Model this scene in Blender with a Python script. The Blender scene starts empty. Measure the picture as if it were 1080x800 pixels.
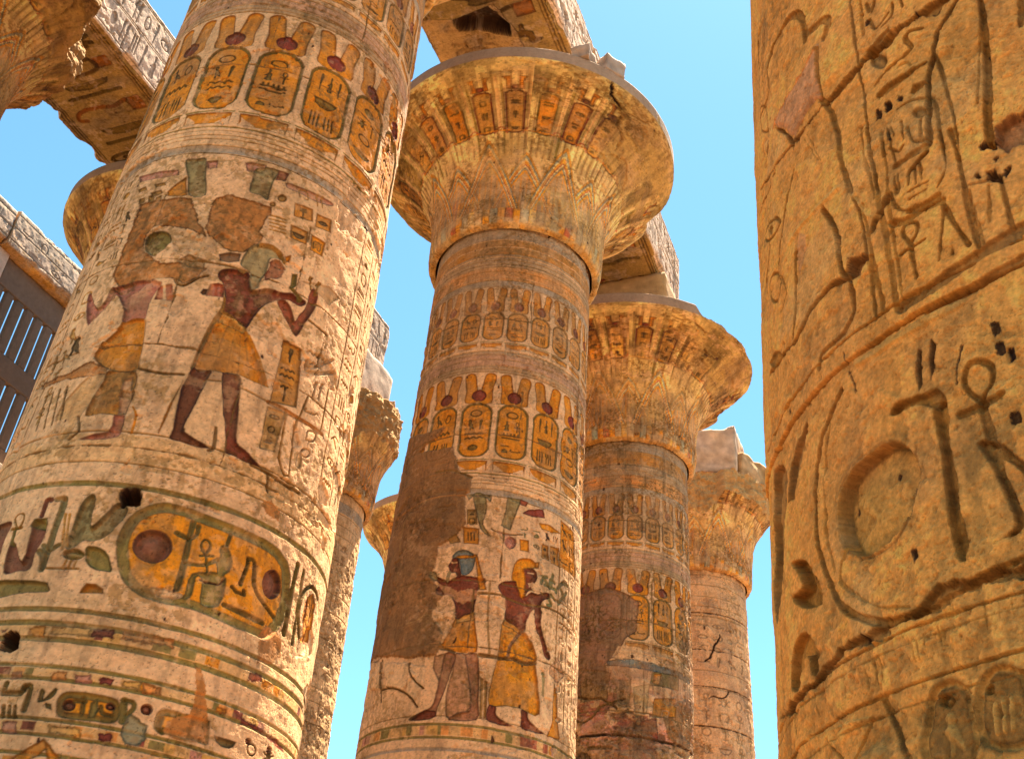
import bpy, bmesh, math, random
import numpy as np
from math import radians, pi
# ---------------------------------------------------------------- camera, light
S = bpy.context.scene
PITCH, ROLL = 0.6012, 0.0947
CAM_H = 1.6
cd = bpy.data.cameras.new("Camera"); cam = bpy.data.objects.new("Camera", cd)
S.collection.objects.link(cam); S.camera = cam
cd.sensor_fit = 'HORIZONTAL'; cd.sensor_width = 36.0; cd.lens = 36.0*1182.56/1080.0
cd.clip_start = 0.05; cd.clip_end = 3000
cam.location = (0, 0, CAM_H)
from mathutils import Matrix, Vector
cam.rotation_euler = (Matrix.Rotation(pi/2+PITCH, 3, 'X') @ Matrix.Rotation(ROLL, 3, 'Z')).to_euler()
SUN_AZ, SUN_EL = radians(35), radians(71.4)     # azimuth clockwise from +y
w = bpy.data.worlds.new("World"); S.world = w; w.use_nodes = True
nt = w.node_tree; bg = nt.nodes['Background']
sky = nt.nodes.new('ShaderNodeTexSky'); sky.sky_type = 'NISHITA'; sky.sun_disc = False
sky.sun_elevation = SUN_EL; sky.sun_rotation = SUN_AZ
sky.air_density = 1.0; sky.dust_density = 0.35; sky.ozone_density = 1.6; sky.altitude = 300
tint = nt.nodes.new('ShaderNodeMix'); tint.data_type = 'RGBA'; tint.blend_type = 'MULTIPLY'; tint.inputs[0].default_value = 1
tint.inputs[7].default_value = (.70, 1.04, 1.0, 1)
nt.links.new(sky.outputs[0], tint.inputs[6]); nt.links.new(tint.outputs[2], bg.inputs[0]); bg.inputs[1].default_value = 0.05
sd = bpy.data.lights.new("Sun", 'SUN'); sd.energy = 5.0; sd.angle = radians(0.53); sd.color = (1.0, 0.88, 0.70)
sun = bpy.data.objects.new("Sun", sd); S.collection.objects.link(sun)
dv = Vector((math.sin(SUN_AZ)*math.cos(SUN_EL), math.cos(SUN_AZ)*math.cos(SUN_EL), math.sin(SUN_EL)))
sun.rotation_euler = dv.to_track_quat('Z', 'Y').to_euler()
sun.location = dv*60
S.view_settings.view_transform = 'Standard'; S.view_settings.look = 'None'
S.view_settings.exposure = 2.55; S.view_settings.gamma = 1.0
S.cycles.max_bounces = 10; S.cycles.diffuse_bounces = 8

# ---------------------------------------------------------------- palette (albedo, linear)
PAL = dict(stone=(.57,.385,.215), cream=(.585,.375,.205), pink=(.46,.22,.15), red=(.33,.10,.05), redb=(.22,.06,.04),
 och=(.50,.205,.02), ochd=(.40,.18,.03), ochl=(.50,.29,.085), och2=(.36,.20,.055), ochp=(.53,.24,.07), gold=(.54,.225,.012), ochk=(.20,.13,.035),
 plas=(.38,.17,.05), plas2=(.24,.128,.052), plasl=(.40,.215,.11), skin=(.185,.058,.032), skin2=(.26,.088,.045), skinp=(.38,.155,.10), skinb=(.23,.10,.06),
 skinl=(.52,.30,.16), skinm=(.33,.16,.085), wig=(.33,.26,.13), blue=(.17,.19,.17), green=(.27,.22,.10), grn=(.26,.26,.12), grn2=(.22,.17,.055), grnd=(.25,.22,.13),
 dirt=(.30,.185,.075), dark=(.10,.055,.03), line=(.17,.11,.04), hole=(.13,.065,.03), rough=(.25,.14,.08), grey=(.32,.26,.19),
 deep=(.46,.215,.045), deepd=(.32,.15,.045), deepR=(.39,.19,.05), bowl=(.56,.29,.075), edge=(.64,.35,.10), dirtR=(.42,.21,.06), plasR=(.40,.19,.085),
 pinkR=(.56,.28,.13), orng=(.62,.26,.08), hole2=(.33,.16,.055), soff=(.36,.235,.10), sand=(.79,.375,.095), rock=(.47,.375,.30), grille=(.16,.12,.09), mauve=(.37,.25,.14))
PAL = {k: np.array(v, np.float32)*np.array((1.15, 1.03, .90), np.float32) for k, v in PAL.items()}

# ---------------------------------------------------------------- noise
def vnoise(x, y, seed):
    xi = np.floor(x).astype(np.int64); yi = np.floor(y).astype(np.int64)
    fx = (x-xi).astype(np.float32); fy = (y-yi).astype(np.float32)
    fx = fx*fx*(3-2*fx); fy = fy*fy*(3-2*fy)
    def h(a, b):
        n = (a*374761393 + b*668265263 + seed*974634777) & 0xffffffff
        n = ((n ^ (n >> 13))*1274126177) & 0xffffffff
        return ((n ^ (n >> 16)) & 0xffff).astype(np.float32)/65535
    return (h(xi, yi)*(1-fx)+h(xi+1, yi)*fx)*(1-fy)+(h(xi, yi+1)*(1-fx)+h(xi+1, yi+1)*fx)*fy
def fbm(x, y, f, seed=0, o=4):
    s = 0; a = 1; t = 0
    for i in range(o):
        s = s+a*vnoise(x*f+31.7*i, y*f+17.3*i, seed+i*7); t += a; a *= .55; f *= 2.03
    return s/t
def sm(x, a, b):
    t = np.clip((x-a)/(b-a), 0, 1); return t*t*(3-2*t)
def catmull(p, n=3, closed=True):
    p = np.array(p, float); N = len(p); out = []
    for i in range(N if closed else N-1):
        if closed: a, b, c, d = p[i-1], p[i], p[(i+1) % N], p[(i+2) % N]
        else: a, b, c, d = p[max(i-1, 0)], p[i], p[i+1], p[min(i+2, N-1)]
        for k in range(n):
            t = k/n
            out.append(.5*((2*b)+(c-a)*t+(2*a-5*b+4*c-d)*t*t+(3*b-a-3*c+d)*t**3))
    if not closed: out.append(p[-1])
    return np.array(out)

# ---------------------------------------------------------------- carved and painted surface, in metres of arc and height
class Cv:
    def __init__(s, x0, x1, y0, y1, res, base='stone', seed=1):
        s.x0, s.y0, s.res, s.seed, s.edge, s.dk, s.dm, s.dome = x0, y0, res, seed, .022, 1., 1., .6
        s.w = int((x1-x0)/res)+1; s.h = int((y1-y0)/res)+1
        s.x = (x0+np.arange(s.w)*res).astype(np.float32); s.y = (y0+np.arange(s.h)*res).astype(np.float32)
        s.C = np.empty((s.h, s.w, 3), np.float32); s.C[:] = PAL[base]
        s.H = np.zeros((s.h, s.w), np.float32)
        X, Y = np.meshgrid(s.x, s.y); s.X, s.Y = X, Y
        s.wob = (fbm(X, Y, 9, seed+91, 3)-.5+.45*(fbm(X, Y, 55, seed+92, 3)-.5)).astype(np.float32)
        s.rng = random.Random(seed)
    def win(s, p, pad):
        a = p.min(0)-pad; b = p.max(0)+pad
        i0 = max(0, int((a[0]-s.x0)/s.res)); i1 = min(s.w, int((b[0]-s.x0)/s.res)+2)
        j0 = max(0, int((a[1]-s.y0)/s.res)); j1 = min(s.h, int((b[1]-s.y0)/s.res)+2)
        return (slice(j0, j1), slice(i0, i1)) if i1 > i0 and j1 > j0 else None
    def sd(s, W, p, closed=True):
        X = s.X[W]; Y = s.Y[W]; D = np.full(X.shape, 1e9, np.float32); ins = np.zeros(X.shape, bool)
        N = len(p)
        for i in range(N if closed else N-1):
            a = p[i]; b = p[(i+1) % N]; ex, ey = b[0]-a[0], b[1]-a[1]; L = ex*ex+ey*ey+1e-12
            px = X-a[0]; py = Y-a[1]; t = np.clip((px*ex+py*ey)/L, 0, 1)
            D = np.minimum(D, (px-ex*t)**2+(py-ey*t)**2)
            if closed:
                c = ((a[1] > Y) != (b[1] > Y))
                if abs(ey) > 1e-12: ins ^= c & (px < ex*(Y-a[1])/ey)
        D = np.sqrt(D)
        return np.where(ins, -D, D) if closed else D
    def mixc(s, W, a, col):
        c = PAL[col] if isinstance(col, str) else col
        s.C[W] += (c-s.C[W])*a[..., None]
    def poly(s, pts, col, d=.03, smooth=1, op=1., wob=.012):
        p = catmull(pts) if smooth and len(pts) > 6 else np.array(pts, float)
        W = s.win(p, .04)
        if W is None: return
        D = s.sd(W, p)+s.wob[W]*(wob if smooth else wob*4)
        a = np.clip(.5-D/s.res, 0, 1)
        s.mixc(W, a*op, col)
        if d > 0:
            k = sm(-D, 0, min(s.edge, d)+s.res*.6)
            s.H[W] -= d*s.dm*k*(.42+.58*np.exp(np.minimum(D, 0)/(.05+d)))
            # dark outline along the cut edge
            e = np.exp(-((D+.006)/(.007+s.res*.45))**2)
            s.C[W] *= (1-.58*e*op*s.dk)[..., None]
        elif d < 0:
            s.H[W] -= d*sm(-D, -.004, .02)
            e = np.exp(-(D/(.006+s.res*.4))**2); s.C[W] *= (1-.2*e)[..., None]
    def line(s, pts, wd, col, d=.02, smooth=1, wob=.012):
        p = catmull(pts, 3, False) if smooth and len(pts) > 2 else np.array(pts, float)
        W = s.win(p, wd+.03)
        if W is None: return
        D = np.full(s.X[W].shape, 9., np.float32); o = (W[0].start, W[1].start)
        for i in range(len(p)-1):
            w2 = s.win(p[i:i+2], wd+.03)
            if w2 is None: continue
            d2 = s.sd(w2, p[i:i+2], False)
            q = (slice(w2[0].start-o[0], w2[0].stop-o[0]), slice(w2[1].start-o[1], w2[1].stop-o[1]))
            D[q] = np.minimum(D[q], d2)
        wd = max(wd, s.res*1.5)
        D = D-wd/2+s.wob[W]*wob
        a = np.clip(.5-D/s.res, 0, 1)
        s.mixc(W, a, col)
        k = sm(-D, 0, min(wd*.45, s.edge*.6+s.res*.5))
        s.H[W] -= d*s.dm*k
        if d > .012:
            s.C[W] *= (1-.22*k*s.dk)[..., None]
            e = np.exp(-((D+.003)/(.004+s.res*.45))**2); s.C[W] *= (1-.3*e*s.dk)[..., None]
    def disc(s, pts, col, d):
        p = catmull(pts, 2); W = s.win(p, .05)
        if W is None: return
        D = s.sd(W, p)+s.wob[W]*.01
        a = np.clip(.5-D/s.res, 0, 1); s.mixc(W, a, col)
        m = max(.02, float(-D.min()))
        k = sm(-D, 0, min(.25*m, s.edge))
        s.H[W] -= d*s.dm*k*(1-s.dome*sm(-D/m, .12, .9))
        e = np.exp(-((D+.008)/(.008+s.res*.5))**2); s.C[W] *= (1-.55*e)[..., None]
        e = np.exp(-((D-.02)/(.010))**2)*(d > .04); s.C[W] *= (1-.18*e)[..., None]
    def cart(s, pts, ring, inner, wr, d):
        p = catmull(pts) if len(pts) < 40 else np.array(pts); W = s.win(p, .05)
        if W is None: return
        D = s.sd(W, p)+s.wob[W]*.012
        s.mixc(W, np.clip(.5-D/s.res, 0, 1), ring)
        s.mixc(W, np.clip(.5-(D+wr)/s.res, 0, 1), inner)
        s.H[W] -= d*(sm(-D, 0, .3*wr)*(1-.45*sm(-D, .6*wr, wr)))
        for q in (0, -wr):
            e = np.exp(-((D-q)/(.005+s.res*.4))**2); s.C[W] *= (1-.4*e)[..., None]
    def ring(s, y, wd, col=None, d=0., op=1., jit=.004):
        j0 = max(0, int((y-wd-.03-s.y0)/s.res)); j1 = min(s.h, int((y+wd+.03-s.y0)/s.res)+2)
        if j1 <= j0: return
        W = (slice(j0, j1), slice(0, s.w))
        D = np.abs(s.Y[W]-y)-wd/2+s.wob[W]*jit*2
        a = np.clip(.5-D/s.res, 0, 1)
        if col is not None: s.mixc(W, a*op, col)
        s.H[W] -= d*sm(-D, 0, max(.3*wd, .004))
    def band(s, y0, y1, col, op=1.): s.ring((y0+y1)/2, y1-y0, col, 0, op)
    def boxc(s, x0, x1, y0, y1, col, d=0.): s.poly([(x0, y0), (x1, y0), (x1, y1), (x0, y1)], col, d, 0, wob=.003)
    def glyph(s, f, col, d, name=None, lw=.09):
        g = GL[name or s.rng.choice(GLV)]
        A = f(np.array([0., 0.])); B = f(np.array([1., 1.])); sc = math.sqrt(abs((B-A)[0]*(B-A)[1]))+1e-6
        for t, q in g:
            p = np.array([f(v) for v in q])
            if t == 'p': s.poly(p, col, d, 1 if len(p) > 4 else 0, wob=.004)
            elif t == 'o': s.line(np.vstack([p, p[:1]]), lw*sc, col, d, 1, .004)
            else: s.line(p, lw*sc*1.15, col, d, 1, .004)
    def text(s, q, col, d, cell=None):
        TL, TR, BR, BL = [np.array(v, float) for v in q]
        Wd = (np.linalg.norm(TR-TL)+np.linalg.norm(BR-BL))/2; Hd = (np.linalg.norm(TL-BL)+np.linalg.norm(TR-BR))/2
        c = cell or max(.09, min(.26, min(Wd, Hd)))
        nx = max(1, round(Wd/c)); ny = max(1, round(Hd/c))
        for i in range(nx):
            for j in range(ny):
                def f(v, i=i, j=j):
                    a = (i+.1+.8*v[0])/nx; b = (j+.08+.84*(1-v[1]))/ny
                    return (TL*(1-a)+TR*a)*(1-b)+(BL*(1-a)+BR*a)*b
                s.glyph(f, col, d)
    def play(s, art):
        def pt(t): v = [float(a)/1000 for a in t.split()]; return np.array(list(zip(v[::2], v[1::2])))
        for e in art:
            k = e[0]; p = pt(e[1])
            if k == 'P': s.poly(p, e[2], e[3], e[4], e[5])
            elif k == 'L': s.line(p, e[2], e[3], e[4], e[5])
            elif k == 'D': s.disc(p, e[2], e[3])
            elif k == 'K': s.cart(p, e[2], e[3], e[4], e[5])
            elif k == 'T': s.text(p, e[2], e[3])
    def weather(s, amt=1., stain=(.42, .25, .11), seams=(), loss=.5, pits=60, base='stone', rough=.006, speck=1., spall=.02):
        X, Y, sd = s.X, s.Y, s.seed
        b = PAL[base]
        # paint loss down to stone
        n = fbm(X, Y, 3.1, sd+5, 5); n2 = fbm(X, Y, 14, sd+6, 4)
        m = sm(n*.6+n2*.4, .57, .64)*loss
        s.C += (b*.95-s.C)*m[..., None]; s.H -= .004*m
        # broad tone and streaks
        v = fbm(X, Y, .9, sd+1, 4); st = fbm(X*1., Y*.22, 4.0, sd+2, 4)
        s.C *= (1+amt*(.42*(v-.5)+.34*(st-.5)))[..., None]
        g = sm(fbm(X, Y, 2.2, sd+3, 5), .46, .68)*.62*amt
        mn = np.minimum(s.C.mean(2, keepdims=True)*2.6, 1.4); s.C += (np.array(stain, np.float32)*mn-s.C)*g[..., None]*.8
        g = sm(fbm(X*1.2, Y*.8, 5.5, sd+4, 4), .60, .72)*.5*amt
        s.C += (np.array((.22, .12, .055), np.float32)-s.C)*g[..., None]*.6
        # crusty clusters of ochre-brown grime
        cl = sm(fbm(X, Y, 1.7, sd+41, 4), .48, .64)*sm(fbm(X, Y, 24, sd+42, 4), .47, .60)*amt
        s.C += (np.array((.30, .16, .045), np.float32)*np.minimum(mn, 1)-s.C)*(cl*.62)[..., None]; s.H -= .003*cl
        vv = sm(fbm(X*2.2, Y*.35, 7, sd+43, 4), .54, .70)*.35*amt
        s.C *= (1-vv*.6)[..., None]
        # grain
        f = fbm(X, Y, 38, sd+8, 3)-.5
        s.C *= (1+.46*f)[..., None]
        sp = sm(fbm(X, Y, 60, sd+9, 2), .74, .80)*speck
        s.C *= (1-.40*sp)[..., None]; s.H -= .003*sp
        s.H += rough*(fbm(X, Y, 6, sd+11, 3)-.5)*2+rough*.25*(fbm(X, Y, 30, sd+12, 3)-.5)
        # spalled patches
        q = sm(fbm(X, Y, 1.9, sd+13, 5), .63, .65); s.H -= spall*q; s.C *= (1-.12*q)[..., None]
        r = s.rng
        for k in range(pits):
            cx = r.uniform(s.x[0], s.x[-1]); cy = r.uniform(s.y[0], s.y[-1]); R = r.uniform(.006, .02)*(1 if r.random() < .85 else 2.4)
            a = r.uniform(0, 6); p = [(cx+R*r.uniform(.6, 1.3)*math.cos(a+t)*.7, cy+R*1.2*r.uniform(.6, 1.3)*math.sin(a+t)) for t in (0, 1.2, 2.4, 3.7, 5)]
            s.poly(p, 'hole', .02, 1)
        for y in seams:
            pts = []; x = s.x[0]
            while x < s.x[-1]+.1: pts.append((x, y+r.uniform(-.008, .008))); x += .12
            s.line(pts, .014, 'dirt', .018, 0, .03)
            x = s.x[0]+r.uniform(0, 1.2)
            while x < s.x[-1]:
                yy = y; pts = []
                while yy < y+seamH: pts.append((x+r.uniform(-.01, .01), yy)); yy += .15
                s.line(pts, .010, 'dirt', .014, 0, .03); x += r.uniform(1.3, 2.4)
        s.C = np.clip(.30*(np.maximum(s.C*1.06, .001)/.30)**1.10, .012, .85)
    def crack(s, x, y, ang, n, wd=.012, d=.03, col='dark'):
        r = s.rng; p = [(x, y)]
        for i in range(n):
            ang += r.uniform(-.5, .5); x += .07*math.cos(ang); y += .07*math.sin(ang); p.append((x, y))
        s.line(p, wd, col, d, 0, .03)
seamH = 1.05

def circ_(cx, cy, r, ry=None, n=12): return [(cx+r*math.cos(2*pi*i/n), cy+(ry or r)*math.sin(2*pi*i/n)) for i in range(n)]
GL = {
 'sun': [('o', circ_(.5, .5, .28))], 'disc': [('p', circ_(.5, .5, .26))],
 'ankh': [('o', [(.5, .55), (.36, .72), (.4, .92), (.6, .92), (.64, .72)]), ('l', [(.5, .55), (.5, .05)]), ('l', [(.25, .5), (.75, .5)])],
 'reed': [('p', [(.45, .05), (.55, .05), (.58, .4), (.68, .75), (.6, .95), (.42, .9), (.4, .6)])],
 'reeds': [('l', [(.3, .05), (.3, .6), (.38, .92)]), ('l', [(.3, .92), (.22, .6)]), ('l', [(.68, .05), (.68, .6), (.76, .92)]), ('l', [(.68, .92), (.6, .6)])],
 'water': [('l', [(.02, .45), (.14, .6), (.26, .42), (.38, .6), (.5, .42), (.62, .6), (.74, .42), (.86, .6), (.98, .45)])],
 'water2': [('l', [(.05, .7), (.2, .8), (.35, .68), (.5, .8), (.65, .68), (.8, .8), (.95, .7)]), ('l', [(.05, .3), (.2, .4), (.35, .28), (.5, .4), (.65, .28), (.8, .4), (.95, .3)])],
 'basket': [('p', [(.05, .6), (.95, .6), (.85, .35), (.65, .2), (.35, .2), (.15, .35)])],
 'mouth': [('p', [(.05, .5), (.3, .68), (.7, .68), (.95, .5), (.7, .34), (.3, .34)])],
 'bird': [('p', [(.2, .9), (.35, .95), (.42, .82), (.42, .65), (.7, .5), (.95, .2), (.85, .18), (.6, .32), (.52, .3), (.5, .08), (.4, .08), (.42, .32), (.28, .45), (.26, .7), (.12, .8)])],
 'owl': [('p', [(.3, .9), (.4, .97), (.55, .97), (.62, .85), (.6, .7), (.75, .5), (.9, .12), (.72, .2), (.6, .28), (.58, .05), (.45, .05), (.45, .3), (.32, .5), (.34, .7)])],
 'seat': [('p', [(.45, .95), (.6, .95), (.62, .8), (.58, .72), (.72, .6), (.7, .35), (.75, .1), (.3, .08), (.3, .2), (.38, .42), (.2, .42), (.36, .55), (.45, .7)])],
 'djed': [('l', [(.5, .05), (.5, .9)]), ('l', [(.3, .88), (.7, .88)]), ('l', [(.3, .74), (.7, .74)]), ('l', [(.3, .6), (.7, .6)]), ('l', [(.35, .08), (.65, .08)])],
 'was': [('l', [(.5, .05), (.5, .8), (.35, .92), (.25, .82)]), ('l', [(.5, .8), (.66, .9)])],
 'comb': [('l', [(.08, .7), (.92, .7)]), ('l', [(.15, .7), (.15, .9)]), ('l', [(.32, .7), (.32, .9)]), ('l', [(.5, .7), (.5, .9)]), ('l', [(.67, .7), (.67, .9)]), ('l', [(.85, .7), (.85, .9)]), ('l', [(.08, .45), (.92, .45)])],
 'house': [('l', [(.2, .25), (.2, .75), (.8, .75), (.8, .25), (.55, .25)])],
 'bars': [('l', [(.22, .15), (.22, .85)]), ('l', [(.5, .15), (.5, .85)]), ('l', [(.78, .15), (.78, .85)])],
 'loaf': [('p', [(.2, .2), (.8, .2), (.75, .42), (.5, .55), (.25, .42)]), ('l', [(.15, .8), (.85, .8)])],
 'snake': [('l', [(.05, .35), (.25, .3), (.4, .42), (.6, .3), (.85, .32), (.95, .6), (.85, .72)])],
 'eye': [('o', [(.08, .5), (.3, .68), (.7, .68), (.92, .5), (.7, .36), (.3, .36)]), ('p', circ_(.5, .52, .1))],
 'hoe': [('l', [(.1, .5), (.5, .85), (.9, .8)]), ('l', [(.3, .68), (.75, .3)])],
 'scarab': [('p', circ_(.5, .42, .2, .3)), ('l', [(.3, .7), (.5, .62), (.7, .7)]), ('l', [(.12, .6), (.34, .48)]), ('l', [(.88, .6), (.66, .48)]), ('l', [(.12, .2), (.34, .32)]), ('l', [(.88, .2), (.66, .32)])],
 'arm': [('l', [(.05, .55), (.05, .4), (.7, .4), (.9, .5), (.95, .42)])], 'feather': [('p', [(.4, .05), (.52, .05), (.6, .5), (.7, .85), (.55, .97), (.4, .85)])],
 'box': [('l', [(.25, .2), (.25, .8), (.75, .8), (.75, .2), (.25, .2)])],
}
GLV = list(GL)
ART = {}
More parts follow.
